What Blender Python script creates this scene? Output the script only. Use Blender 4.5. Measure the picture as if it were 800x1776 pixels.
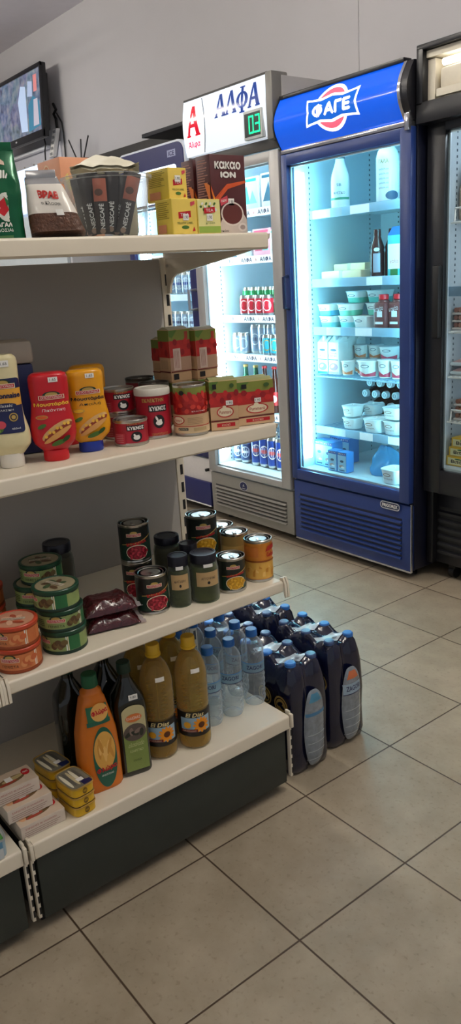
import bpy, bmesh, math, random
import numpy as np
from mathutils import Vector, Matrix, noise as mnoise
random.seed(7)
PI = math.pi
SC = bpy.context.scene
COL = SC.collection
for o in list(bpy.data.objects): bpy.data.objects.remove(o)

# ------------------------------------------------------------------ camera
S = .3333                                            # one floor tile, metres
FPX, YAW, PIT, ROL = 1366.707, .92107569, -.29234592, -.06186151
CAM = Vector((3.96079866*S, -3.58240201*S, 3.98476762*S))
_F = Vector((-math.sin(YAW)*math.cos(PIT), math.cos(YAW)*math.cos(PIT), math.sin(PIT)))
_R = Vector((math.cos(YAW), math.sin(YAW), 0)); _U = _R.cross(_F)
_c, _s = math.cos(ROL), math.sin(ROL)
RT, UP = _c*_R+_s*_U, -_s*_R+_c*_U
cam = bpy.data.cameras.new('camera'); camo = bpy.data.objects.new('camera', cam); COL.objects.link(camo)
cam.sensor_width = 36; cam.lens = FPX*36/1776; cam.clip_start = .05
m4 = Matrix.Identity(4)
for i in range(3):
    m4[i][0], m4[i][1], m4[i][2], m4[i][3] = RT[i], UP[i], -_F[i], CAM[i]
camo.matrix_world = m4
SC.camera = camo

# ------------------------------------------------------------------ light and exposure
w = bpy.data.worlds.new('world'); SC.world = w; w.use_nodes = True
bg = w.node_tree.nodes['Background']; bg.inputs[0].default_value = (.93, .95, 1, 1); bg.inputs[1].default_value = .30
SC.view_settings.view_transform = 'Standard'; SC.view_settings.look = 'None'
SC.view_settings.gamma = 1; SC.view_settings.use_curve_mapping = False
SC.view_settings.exposure = 0.10
SC.cycles.transparent_max_bounces = 32; SC.cycles.max_bounces = 10
TUBES = [((-1.4, .1, 2.98), 1.0), ((1.0, .35, 2.98), 1.5), ((1.8, -2.0, 2.98), .5), ((-4.6, -.4, 2.98), 1.5), ((-3.7, -2.3, 2.98), 1.3)]
TUBE_E = 120.0
LED_BLUE, LED_ALFA, LED_NAVY, LED_BLACK = 36.0, 52.0, 36.0, 26.0

# ------------------------------------------------------------------ pixels to points on real planes
def ray(px, py): return RT*((px-400)/FPX) - UP*((py-888)/FPX) + _F
def on(px, py, ax, v):
    d = ray(px, py); return CAM + d*((v-CAM[ax])/d[ax])
def at_x(px, py, x): return on(px, py, 0, x)
def at_y(px, py, y): return on(px, py, 1, y)
def at_z(px, py, z): return on(px, py, 2, z)
def depth(P): return (Vector(P)-CAM).dot(_F)
def mpp(P): return depth(P)/FPX
def pix(P):
    d = Vector(P)-CAM; z = d.dot(_F)
    return 400+FPX*d.dot(RT)/z, 888-FPX*d.dot(UP)/z
def zat(x, y, py):                                    # height over (x, y) that shows at pixel row py
    a, b = 0., 3.
    for _ in range(40):
        m = (a+b)/2
        if pix((x, y, m))[1] > py: a = m
        else: b = m
    return a
def away(P, r):                                       # step back from the camera, level
    d = Vector((P[0]-CAM[0], P[1]-CAM[1], 0)).normalized()
    return Vector((P[0]+d.x*r, P[1]+d.y*r, P[2]))

# ------------------------------------------------------------------ materials
def lin(c):
    c = c/255.; return c/12.92 if c <= .04045 else ((c+.055)/1.055)**2.4
def rgb(c): return (lin(c[0]), lin(c[1]), lin(c[2]), 1)
_M = {}
def M(c, rough=.45, metal=0., noise=.06, scale=60, bump=0., spec=.5, coat=0.):
    k = (tuple(c), rough, metal, noise, scale, bump, spec, coat)
    if k in _M: return _M[k]
    m = bpy.data.materials.new('surface_%d_%d_%d' % tuple(c)); m.use_nodes = True
    nt = m.node_tree; b = nt.nodes['Principled BSDF']; L = nt.links
    base = rgb(c)
    tc = nt.nodes.new('ShaderNodeTexCoord'); nz = nt.nodes.new('ShaderNodeTexNoise')
    nz.inputs['Scale'].default_value = scale; nz.inputs['Detail'].default_value = 3
    L.new(tc.outputs['Object'], nz.inputs['Vector'])
    mx = nt.nodes.new('ShaderNodeMix'); mx.data_type = 'RGBA'
    mx.inputs[6].default_value = tuple(x*(1-noise) for x in base[:3])+(1,)
    mx.inputs[7].default_value = tuple(min(1, x*(1+noise)) for x in base[:3])+(1,)
    L.new(nz.outputs['Fac'], mx.inputs[0]); L.new(mx.outputs[2], b.inputs['Base Color'])
    b.inputs['Roughness'].default_value = rough; b.inputs['Metallic'].default_value = metal
    b.inputs['Specular IOR Level'].default_value = spec; b.inputs['Coat Weight'].default_value = coat
    if bump:
        bp = nt.nodes.new('ShaderNodeBump'); bp.inputs['Strength'].default_value = bump; bp.inputs['Distance'].default_value = .004
        L.new(nz.outputs['Fac'], bp.inputs['Height']); L.new(bp.outputs[0], b.inputs['Normal'])
    _M[k] = m; return m
def E(c, st):
    k = ('e', tuple(c), st)
    if k in _M: return _M[k]
    m = bpy.data.materials.new('lit_surface'); m.use_nodes = True
    nt = m.node_tree; b = nt.nodes['Principled BSDF']
    b.inputs['Base Color'].default_value = rgb(c); b.inputs['Roughness'].default_value = .12
    b.inputs['Emission Color'].default_value = rgb(c); b.inputs['Emission Strength'].default_value = st
    _M[k] = m; return m
def clear(tint, edge=(235, 240, 245), lo=.06, hi=.75, power=2.2, rough=.08):   # thin clear plastic or glass
    k = ('c', tuple(tint), tuple(edge), lo, hi, power)
    if k in _M: return _M[k]
    m = bpy.data.materials.new('clear_sheet'); m.use_nodes = True
    nt = m.node_tree; nt.nodes.clear(); L = nt.links; N = nt.nodes.new
    out = N('ShaderNodeOutputMaterial'); tr = N('ShaderNodeBsdfTransparent'); tr.inputs[0].default_value = rgb(tint)
    gl = N('ShaderNodeBsdfPrincipled'); gl.inputs['Base Color'].default_value = rgb(edge); gl.inputs['Roughness'].default_value = rough
    lw = N('ShaderNodeLayerWeight'); lw.inputs[0].default_value = .5
    pw = N('ShaderNodeMath'); pw.operation = 'POWER'; pw.inputs[1].default_value = power; L.new(lw.outputs['Facing'], pw.inputs[0])
    mr = N('ShaderNodeMapRange'); mr.inputs[3].default_value = lo; mr.inputs[4].default_value = hi; L.new(pw.outputs[0], mr.inputs[0])
    mx = N('ShaderNodeMixShader'); L.new(mr.outputs[0], mx.inputs[0]); L.new(tr.outputs[0], mx.inputs[1]); L.new(gl.outputs[0], mx.inputs[2])
    L.new(mx.outputs[0], out.inputs[0]); _M[k] = m; return m
def glass_pane():
    if 'pane' in _M: return _M['pane']
    m = bpy.data.materials.new('door_glass'); m.use_nodes = True
    nt = m.node_tree; nt.nodes.clear(); L = nt.links; N = nt.nodes.new
    out = N('ShaderNodeOutputMaterial'); tr = N('ShaderNodeBsdfTransparent'); tr.inputs[0].default_value = (.93, .97, .97, 1)
    gl = N('ShaderNodeBsdfGlossy'); gl.inputs[1].default_value = .01
    lw = N('ShaderNodeLayerWeight'); lw.inputs[0].default_value = .5
    pw = N('ShaderNodeMath'); pw.operation = 'POWER'; pw.inputs[1].default_value = 4; L.new(lw.outputs['Facing'], pw.inputs[0])
    fr = N('ShaderNodeMapRange'); fr.inputs[3].default_value = .03; fr.inputs[4].default_value = .7; L.new(pw.outputs[0], fr.inputs[0])
    mx = N('ShaderNodeMixShader'); L.new(fr.outputs[0], mx.inputs[0]); L.new(tr.outputs[0], mx.inputs[1]); L.new(gl.outputs[0], mx.inputs[2])
    L.new(mx.outputs[0], out.inputs[0]); _M['pane'] = m; return m

# ------------------------------------------------------------------ mesh builder
class MB:
    def __init__(s): s.v, s.f, s.m, s.mats, s.cuts = [], [], [], [], []
    def cut(s): s.cuts.append((len(s.v), len(s.f)))       # the next shapes belong to another object of the same kind
    def build_each(s, name, parent=None, smooth=38):
        c = [(0, 0)]+[q for q in s.cuts if q[0]]+[(len(s.v), len(s.f))]; out = []
        for (v0, f0), (v1, f1) in zip(c, c[1:]):
            if v1 <= v0: continue
            q = MB(); q.v = s.v[v0:v1]; q.f = [tuple(i-v0 for i in f) for f in s.f[f0:f1]]; q.m = s.m[f0:f1]; q.mats = s.mats
            out.append(q.build(name, parent, smooth))
        return out
    def mi(s, mat):
        if mat not in s.mats: s.mats.append(mat)
        return s.mats.index(mat)
    def face(s, pts, mat):
        i = len(s.v); s.v += [tuple(p) for p in pts]; s.f.append(tuple(range(i, i+len(pts)))); s.m.append(s.mi(mat))
    def box(s, x0, x1, y0, y1, z0, z1, mat, b=0.):
        if x0 > x1: x0, x1 = x1, x0
        if y0 > y1: y0, y1 = y1, y0
        k = s.mi(mat); i = len(s.v)
        if b <= 0:
            s.v += [(x, y, z) for z in (z0, z1) for y in (y0, y1) for x in (x0, x1)]
            for q in ((0,2,3,1), (4,5,7,6), (0,1,5,4), (2,6,7,3), (0,4,6,2), (1,3,7,5)): s.f.append(tuple(i+j for j in q)); s.m.append(k)
            return
        b = min(b, (x1-x0)*.49, (y1-y0)*.49, (z1-z0)*.49)
        bm = bmesh.new(); bmesh.ops.create_cube(bm, size=1)
        for v in bm.verts: v.co = Vector(((x0+x1)/2+v.co.x*(x1-x0), (y0+y1)/2+v.co.y*(y1-y0), (z0+z1)/2+v.co.z*(z1-z0)))
        bmesh.ops.bevel(bm, geom=bm.edges[:], offset=b, segments=2, affect='EDGES', profile=.5)
        s.bm(bm, mat)
    def bm(s, bm, mat):
        k = s.mi(mat); i = len(s.v); bm.verts.index_update()
        s.v += [tuple(v.co) for v in bm.verts]
        for f in bm.faces: s.f.append(tuple(i+v.index for v in f.verts)); s.m.append(k)
        bm.free()
    def loft(s, secs, mat, cap0=True, cap1=True, closed=True):       # rings of equal point count
        k = s.mi(mat) if not isinstance(mat, list) else None
        i = len(s.v); n = len(secs[0])
        for r in secs: s.v += [tuple(p) for p in r]
        for a in range(len(secs)-1):
            kk = k if k is not None else s.mi(mat[a])
            for j in range(n if closed else n-1):
                j2 = (j+1) % n
                s.f.append((i+a*n+j, i+a*n+j2, i+(a+1)*n+j2, i+(a+1)*n+j)); s.m.append(kk)
        k0 = k if k is not None else s.mi(mat[0]); k1 = k if k is not None else s.mi(mat[-1])
        if cap0: s.f.append(tuple(i+j for j in reversed(range(n)))); s.m.append(k0)
        if cap1: s.f.append(tuple(i+(len(secs)-1)*n+j for j in range(n))); s.m.append(k1)
    def lathe(s, prof, mat, n=32, c=(0, 0), sx=1, sy=1, cap0=True, cap1=True):
        s.loft([[(c[0]+r*sx*math.cos(2*PI*j/n), c[1]+r*sy*math.sin(2*PI*j/n), z) for j in range(n)] for r, z in prof], mat, cap0, cap1)
    def tube(s, path, r, mat, n=8):
        P = [Vector(p) for p in path]; secs = []
        for i, p in enumerate(P):
            t = (P[min(i+1, len(P)-1)]-P[max(i-1, 0)]).normalized()
            a = t.orthogonal().normalized() if i == 0 else (a-t*a.dot(t)).normalized()
            b = t.cross(a)
            secs.append([p+a*r*math.cos(2*PI*j/n)+b*r*math.sin(2*PI*j/n) for j in range(n)])
        s.loft(secs, mat)
    def prism(s, pts, ax, a, b, mat):                                 # outline in the plane across axis ax
        def mk(p, t): q = list(p); q.insert(ax, t); return q
        s.loft([[mk(p, a) for p in pts], [mk(p, b) for p in pts]], mat)
    def grid(s, fn, nu, nv, mat):
        k = s.mi(mat); i = len(s.v)
        s.v += [tuple(fn(a/nu, b/nv)) for b in range(nv+1) for a in range(nu+1)]
        for b in range(nv):
            for a in range(nu):
                q = i+b*(nu+1)+a; s.f.append((q, q+1, q+nu+2, q+nu+1)); s.m.append(k)
    def build(s, name, parent=None, smooth=38, loc=None, label=None):
        me = bpy.data.meshes.new(name); me.from_pydata(s.v, [], s.f)
        for mt in s.mats: me.materials.append(mt)
        me.polygons.foreach_set('material_index', s.m)
        bm = bmesh.new(); bm.from_mesh(me); bmesh.ops.recalc_face_normals(bm, faces=bm.faces); bm.to_mesh(me); bm.free()
        if smooth:
            me.polygons.foreach_set('use_smooth', [True]*len(me.polygons)); me.set_sharp_from_angle(angle=math.radians(smooth))
        me.update()
        o = bpy.data.objects.new(name, me); COL.objects.link(o)
        if parent: o.parent = parent
        if loc: o.location = loc
        if label: o['label'] = label
        return o

_T = {}
def text_geo(t):
    if t not in _T:
        c = bpy.data.curves.new('t', 'FONT'); c.body = t; c.resolution_u = 2; c.size = 1
        o = bpy.data.objects.new('t', c); me = o.to_mesh()
        vs = [(v.co.x, v.co.y) for v in me.vertices]; fs = [tuple(p.vertices) for p in me.polygons]
        o.to_mesh_clear(); bpy.data.objects.remove(o); bpy.data.curves.remove(c)
        xs = [v[0] for v in vs]; ys = [v[1] for v in vs]
        _T[t] = (vs, fs, min(xs), max(xs), min(ys), max(ys))
    return _T[t]

class Decal:                                          # printed shapes laid on a surface given by map(u, v, lift)
    def __init__(s, mp, step=None, vstep=None): s.mp, s.step, s.k, s.b, s.vs = mp, step, 0, MB(), vstep
    def _put(s, pts2, mat):
        s.k += 1; off = .0003+.00012*s.k
        if s.step:
            bm = bmesh.new(); bm.faces.new([bm.verts.new((p[0], p[1], 0)) for p in pts2])
            us = [p[0] for p in pts2]; vs = [p[1] for p in pts2]
            for ax, (lo, hi) in ((0, (min(us), max(us))), (1, (min(vs), max(vs)))):
                st = s.step if ax == 0 else (s.vs or s.step*2.5)
                n = int((hi-lo)/st)
                for q in range(1, n+1):
                    co = Vector((0, 0, 0)); co[ax] = lo+(hi-lo)*q/(n+1); no = Vector((0, 0, 0)); no[ax] = 1
                    bmesh.ops.bisect_plane(bm, geom=bm.verts[:]+bm.edges[:]+bm.faces[:], plane_co=co, plane_no=no)
            for v in bm.verts: v.co = Vector(s.mp(v.co.x, v.co.y, off))
            s.b.bm(bm, mat)
        else:
            s.b.face([s.mp(p[0], p[1], off) for p in pts2], mat)
        return s
    def poly(s, pts, mat): return s._put(pts, mat)
    def rect(s, u0, v0, u1, v1, mat): return s._put([(u0, v0), (u1, v0), (u1, v1), (u0, v1)], mat)
    def ell(s, cu, cv, a, b, mat, rot=0, n=20):
        c, q = math.cos(rot), math.sin(rot)
        return s._put([(cu+a*math.cos(t)*c-b*math.sin(t)*q, cv+a*math.cos(t)*q+b*math.sin(t)*c) for t in [2*PI*i/n for i in range(n)]], mat)
    def rrect(s, u0, v0, u1, v1, r, mat):
        pts = []
        for cx, cy, a0 in ((u1-r, v0+r, -PI/2), (u1-r, v1-r, 0), (u0+r, v1-r, PI/2), (u0+r, v0+r, PI)):
            pts += [(cx+r*math.cos(a0+i*PI/8), cy+r*math.sin(a0+i*PI/8)) for i in range(5)]
        return s._put(pts, mat)
    def ring(s, cu, cv, r1, r0, mat, n=24):
        for i in range(n):
            a, b = 2*PI*i/n, 2*PI*(i+1)/n
            s.k -= 1 if i else 0
            s._put([(cu+r*math.cos(t), cv+r*math.sin(t)) for r, t in ((r0, a), (r1, a), (r1, b), (r0, b))], mat)
        return s
    def text(s, t, u, v, w, h, mat, rot=0, bold=0., skew=0.):          # fitted into a w by h box centred on (u, v)
        vs, fs, x0, x1, y0, y1 = text_geo(t); s.k += 1; off = .0004+.00012*s.k
        c, q = math.cos(rot), math.sin(rot); k = s.b.mi(mat)
        sh = [(0, 0)] if not bold else [(-bold, 0), (bold, 0), (0, bold), (0, -bold)]
        for dx, dy in sh:
            i = len(s.b.v); pv = []
            for x, y in vs:
                yy = ((y-y0)/(y1-y0)-.5)*h+dy; a = ((x-x0)/(x1-x0)-.5)*w+dx+skew*yy
                pv.append((u+a*c-yy*q, v+a*q+yy*c))
            if s.vs:
                bm = bmesh.new(); bv = [bm.verts.new((p[0], p[1], 0)) for p in pv]
                for f in fs:
                    try: bm.faces.new([bv[j] for j in f])
                    except ValueError: pass
                lo, hi = min(p[1] for p in pv), max(p[1] for p in pv); n = int((hi-lo)/s.vs)
                for z in range(1, n+1):
                    bmesh.ops.bisect_plane(bm, geom=bm.verts[:]+bm.edges[:]+bm.faces[:], plane_co=(0, lo+(hi-lo)*z/(n+1), 0), plane_no=(0, 1, 0))
                for b_ in bm.verts: b_.co = Vector(s.mp(b_.co.x, b_.co.y, off))
                s.b.bm(bm, mat)
            else:
                s.b.v += [tuple(s.mp(p[0], p[1], off)) for p in pv]
                for f in fs: s.b.f.append(tuple(i+j for j in f)); s.b.m.append(k)
            off += .00003
        return s
    def build(s, name='label', parent=None): return s.b.build(name, parent, smooth=30) if s.b.f else None

def cylmap(r, face=-.5):
    return lambda u, v, o: ((r+o)*math.cos(face+u/r), (r+o)*math.sin(face+u/r), v)
def xface(x, yc=0, z0=0): return lambda u, v, o: (x+o, yc+u, z0+v)               # seen from +X
def yface(y, xc=0, z0=0): return lambda u, v, o: (xc+u, y-o, z0+v)               # seen from -Y
def topface(z, xc=0, yc=0): return lambda u, v, o: (xc-v, yc+u, z+o)             # up on the page is away from the aisle
def discmap(z, face=-.5):
    c, q = math.cos(face), math.sin(face)
    return lambda u, v, o: (-v*c-u*q, -v*q+u*c, z+o)

# ------------------------------------------------------------------ things
def tag(o, label=None, cat=None, group=None, kind=None):
    if label: o['label'] = label
    if cat: o['category'] = cat
    if group: o['group'] = group
    if kind: o['kind'] = kind
    return o
def thing(name, label, cat, loc=(0, 0, 0), rz=0, group=None):
    o = bpy.data.objects.new(name, None); COL.objects.link(o); o.empty_display_size = .02
    o.location = loc; o.rotation_euler = (0, 0, rz); return tag(o, label, cat, group)
def kids(o): return [c for c in bpy.data.objects if c.parent == o]
def dup(root, loc, rz=None, label=None, group=None):
    def cp(o, par):
        c = o.copy(); COL.objects.link(c)
        if par: c.parent = par
        for k in kids(o): cp(k, c)
        return c
    r = cp(root, None); r.location = loc
    if rz is not None: r.rotation_euler = (0, 0, rz)
    if label: r['label'] = label
    if group: r['group'] = group
    return r

# shared finishes
TIN = M((196, 194, 188), .28, 1., .05); TINLID = M((200, 200, 196), .32, .9, .05); GOLDLID = M((150, 140, 105), .35, .85)
WHITE = M((238, 236, 230), .5); INK = M((22, 22, 24), .5); RED = M((190, 22, 34), .4); CREAM = M((236, 222, 190), .5)
CRIMSON = M((168, 24, 44), .38); NAVY = M((22, 30, 78), .4); GREEN = M((34, 110, 58), .4); DGREEN = M((18, 52, 38), .4)
BLACK = M((18, 18, 20), .4); ORANGE = M((222, 128, 40), .4); YELLOW = M((236, 186, 30), .4); TAGW = M((240, 238, 232), .6)
GOLD = M((190, 158, 86), .4, .3); BROWN = M((92, 52, 32), .5); TAN = M((214, 168, 110), .5); LEAF = M((70, 112, 40), .5)
PINKRED = M((206, 70, 84), .5)

# ================================================================== SETTING
def structure(mb, name, smooth=0): return tag(mb.build(name, None, smooth), None, None, None, 'structure')
def floor_mat():
    m = bpy.data.materials.new('beige_floor_tiles'); m.use_nodes = True
    nt = m.node_tree; L = nt.links; N = nt.nodes.new; b = nt.nodes['Principled BSDF']
    tc = N('ShaderNodeTexCoord'); sp = N('ShaderNodeSeparateXYZ'); L.new(tc.outputs['Object'], sp.inputs[0])
    def mth(op, a, bb):
        n = N('ShaderNodeMath'); n.operation = op
        for i, x in enumerate((a, bb)):
            if x is None: continue
            if isinstance(x, (int, float)): n.inputs[i].default_value = x
            else: L.new(x, n.inputs[i])
        return n.outputs[0]
    ds = []; cells = []
    for ax in (0, 1):
        q = mth('DIVIDE', sp.outputs[ax], S); q = mth('ADD', q, 100.5)
        cells.append(mth('FLOOR', mth('ADD', q, .5), None))
        ds.append(mth('ABSOLUTE', mth('SUBTRACT', mth('FRACT', q, None), .5), None))
    d = mth('MINIMUM', ds[0], ds[1])
    gm = N('ShaderNodeMapRange'); gm.inputs[1].default_value = .0045; gm.inputs[2].default_value = .0085; L.new(d, gm.inputs[0])
    n1 = N('ShaderNodeTexNoise'); n1.inputs['Scale'].default_value = 5; n1.inputs['Detail'].default_value = 8; n1.inputs['Roughness'].default_value = .65; L.new(tc.outputs['Object'], n1.inputs['Vector'])
    n2 = N('ShaderNodeTexNoise'); n2.inputs['Scale'].default_value = 90; n2.inputs['Detail'].default_value = 4; L.new(tc.outputs['Object'], n2.inputs['Vector'])
    r1 = N('ShaderNodeValToRGB'); r1.color_ramp.elements[0].position = .32; r1.color_ramp.elements[1].position = .7
    r1.color_ramp.elements[0].color = rgb((150, 137, 116)); r1.color_ramp.elements[1].color = rgb((176, 163, 142)); L.new(n1.outputs['Fac'], r1.inputs[0])
    r2 = N('ShaderNodeValToRGB'); r2.color_ramp.elements[0].position = .3; r2.color_ramp.elements[0].color = (.62, .6, .57, 1)
    r2.color_ramp.elements[1].position = .42; r2.color_ramp.elements[1].color = (1, 1, 1, 1); L.new(n2.outputs['Fac'], r2.inputs[0])
    mu = N('ShaderNodeMix'); mu.data_type = 'RGBA'; mu.blend_type = 'MULTIPLY'; mu.inputs[0].default_value = .5; L.new(r1.outputs[0], mu.inputs[6]); L.new(r2.outputs[0], mu.inputs[7])
    wn = N('ShaderNodeTexWhiteNoise'); cb = N('ShaderNodeCombineXYZ'); L.new(cells[0], cb.inputs[0]); L.new(cells[1], cb.inputs[1]); L.new(cb.outputs[0], wn.inputs['Vector'])
    wr = N('ShaderNodeMapRange'); wr.inputs[3].default_value = .93; wr.inputs[4].default_value = 1.05; L.new(wn.outputs['Value'], wr.inputs[0])
    mv = N('ShaderNodeMix'); mv.data_type = 'RGBA'; mv.blend_type = 'MULTIPLY'; mv.inputs[0].default_value = 1; L.new(mu.outputs[2], mv.inputs[6]); L.new(wr.outputs[0], mv.inputs[7])
    mx = N('ShaderNodeMix'); mx.data_type = 'RGBA'; mx.inputs[6].default_value = rgb((72, 56, 40)); L.new(gm.outputs[0], mx.inputs[0]); L.new(mv.outputs[2], mx.inputs[7])
    L.new(mx.outputs[2], b.inputs['Base Color']); b.inputs['Roughness'].default_value = .42
    bp = N('ShaderNodeBump'); bp.inputs['Strength'].default_value = .35; bp.inputs['Distance'].default_value = .004; L.new(gm.outputs[0], bp.inputs['Height']); L.new(bp.outputs[0], b.inputs['Normal'])
    return m
WY = 2.06; CZ = 3.26
b = MB(); b.box(-7.2, 4, -4.2, WY+.1, -.1, 0, floor_mat()); structure(b, 'floor')
b = MB(); b.box(-7.2, 4, -4.2, WY+.1, CZ, CZ+.1, M((214, 210, 216), .8, scale=8)); structure(b, 'ceiling')
b = MB(); b.box(-7.2, 4, WY, WY+.1, 0, CZ, M((186, 184, 186), .75, noise=.03, scale=5)); structure(b, 'wall_back')
b = MB(); b.box(-7.3, -7.2, -4.2, WY+.1, 0, CZ, M((196, 196, 204), .75, scale=5)); structure(b, 'wall_left')
p = at_y(622, 60, WY)
b = MB(); b.box(p.x-.004, p.x+.004, WY-.004, WY+.01, 1.6, CZ, M((182, 180, 182), .7)); structure(b, 'trim_1')

# ceiling tube lamps
for i, ((x, y, z), k) in enumerate(TUBES):
    L_ = 1.2
    t = thing('tube_lamp', ['white tube lamp on the ceiling in front of the beer cooler', 'white tube lamp on the ceiling before the black cooler', 'white tube lamp on the ceiling behind the camera', 'white tube lamp on the ceiling near the television', 'white tube lamp on the ceiling beyond the shelving, away from the coolers'][i], 'lamp', (x, y, z), 0, 'ceiling tube lamps')
    b = MB(); b.box(-L_/2-.04, L_/2+.04, -.03, .03, -.04, 0, WHITE, .008); b.build('housing', t)
    b = MB()
    for e in (-.45, .45): b.cut(); b.tube([(e, 0, 0), (e, 0, CZ-z)], .004, WHITE, 6)
    b.build_each('hanger', t)
    b = MB(); b.tube([(-L_/2, 0, -.075), (L_/2, 0, -.075)], .014, E((255, 247, 234), TUBE_E*k), 12); b.build('tube', t)
    b = MB()
    for e in (-1, 1): b.cut(); b.box(e*(L_/2+.001), e*(L_/2+.03), -.02, .02, -.095, -.045, WHITE, .004)
    b.build_each('end_cap', t)

# ================================================================== SHELVING
ZT, Z2, Z3, ZB = 1.410, .998, .607, .235             # tops of the four boards
def shelving(label, y0, y1):
    t = thing('shelving_unit', label, 'shelving', (-.24, (y0+y1)/2, 0), 0, 'white gondola shelving bays')
    ym = (y0+y1)/2; h = (y1-y0)/2
    SH = M((226, 216, 196), .35, noise=.03, scale=14); PAN = M((170, 166, 160), .6, noise=.03, scale=6); DK = M((44, 50, 46), .5, noise=.08, scale=25)
    XF, XB = .21, -.195                               # front lip and back panel, local
    bx = MB()
    bx.box(XB-.03, XB, -h+.028, h-.028, .02, ZT-.034, PAN, .001); bx.build('back_panel', t)
    for z, th in ((ZT, .034), (Z2, .034), (Z3, .029), (ZB, .040)):
        r = .006; g = .012 if z > ZB else .010
        prof = [(XB+.001, z-.02), (XF-.02, z-.02), (XF-.02, z-th), (XF-.004, z-th), (XF, z-th+.004)]
        prof += [(XF-r+r*math.cos(a), z-r+r*math.sin(a)) for a in (0, PI/8, PI/4, 3*PI/8, PI/2)] + [(XB+.001, z)]
        bb = MB(); bb.prism(prof, 1, -h+g, h-g, SH)
        bb.box(XB, XF-.03, -h+g, -h+g+.003, z-th, z-.001, SH); bb.box(XB, XF-.03, h-g-.003, h-g, z-th, z-.001, SH)
        bb.build('shelf_board', t)
        if z > ZB:
            for e in (-1, 1):
                ye = e*(h-g+.002); d = .075 if z == ZT else .06
                P = [(XB+.002, z-.022), (XB+.002, z-.12), (XB+.014, z-.119), (XB+.018, z-.10), (XB+.028, z-.084), (XB+.045, z-.074), (XF-.08, z-.037), (XF-.03, z-.028), (XF-.002, z-.012), (XF+.001, z-.003), (XF-.03, z-.003)]
                bb = MB(); bb.prism(P, 1, ye-.002*e, ye+.004*e, SH)
                o = bb.build('shelf_bracket', t)
                bb = MB(); bb.prism([(XB+.012+.004*math.cos(a), z-.052+.004*math.sin(a)) for a in [k*PI/6 for k in range(12)]], 1, ye-.0021*e, ye-.005*e, TIN); bb.build('bolt', o)
    for e in (-1, 1):
        bb = MB(); ye = e*(h-.012)
        bb.box(XB-.04, XB-.002, ye-.012, ye+.012, .0, ZT-.03, SH, .001)
        for k in range(26): bb.box(XB-.004, XB-.0008, ye-.001, ye+.007, .06+k*.05, .088+k*.05, INK)
        bb.build('upright', t)
    bb = MB(); bb.box(XB, XF-.012, -h+.016, h-.016, .035, ZB-.04, DK, .002); bb.build('base_panel', t)
    bb = MB(); bb.box(XB, XF-.05, -h+.02, h-.02, 0, .034, M((28, 24, 22), .8)); bb.build('plinth', t)
    for e in (-1, 1):
        bb = MB(); ye = e*(h-.004)
        bb.box(XF-.016, XF-.004, ye-.0035, ye+.0035, .05, ZB-.02, SH, .001)
        for k in range(5): bb.box(XF-.005, XF-.0032, ye-.0006, ye+.0030, .06+k*.028, .077+k*.028, INK)
        bb.box(XF-.006, XF+.006, ye-.0042, ye+.0038, ZB-.035, ZB+.004, SH, .002)
        bb.box(XF-.02, XF-.004, ye-.003, ye+.003, ZB-.004, ZB+.010, SH, .002)
        bb.build('front_post', t)
        bb = MB()
        for q in (-.004, .004):
            bb.prism([(XF-.012, Z3+.006), (XF-.002, Z3+.008), (XF+.006, Z3-.008), (XF+.008, Z3-.04), (XF+.003, Z3-.044), (XF-.002, Z3-.02), (XF-.012, Z3-.012)], 1, ye+q-.0028, ye+q+.0028, SH)
        bb.build('shelf_hook', t)
    return t
shelving('white shelving bay full of groceries, the bay reaching the coolers', -.738, -.010)
shelving('white shelving bay cut off at the left edge, blue fish tin on its base', -1.472, -.744)

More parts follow.
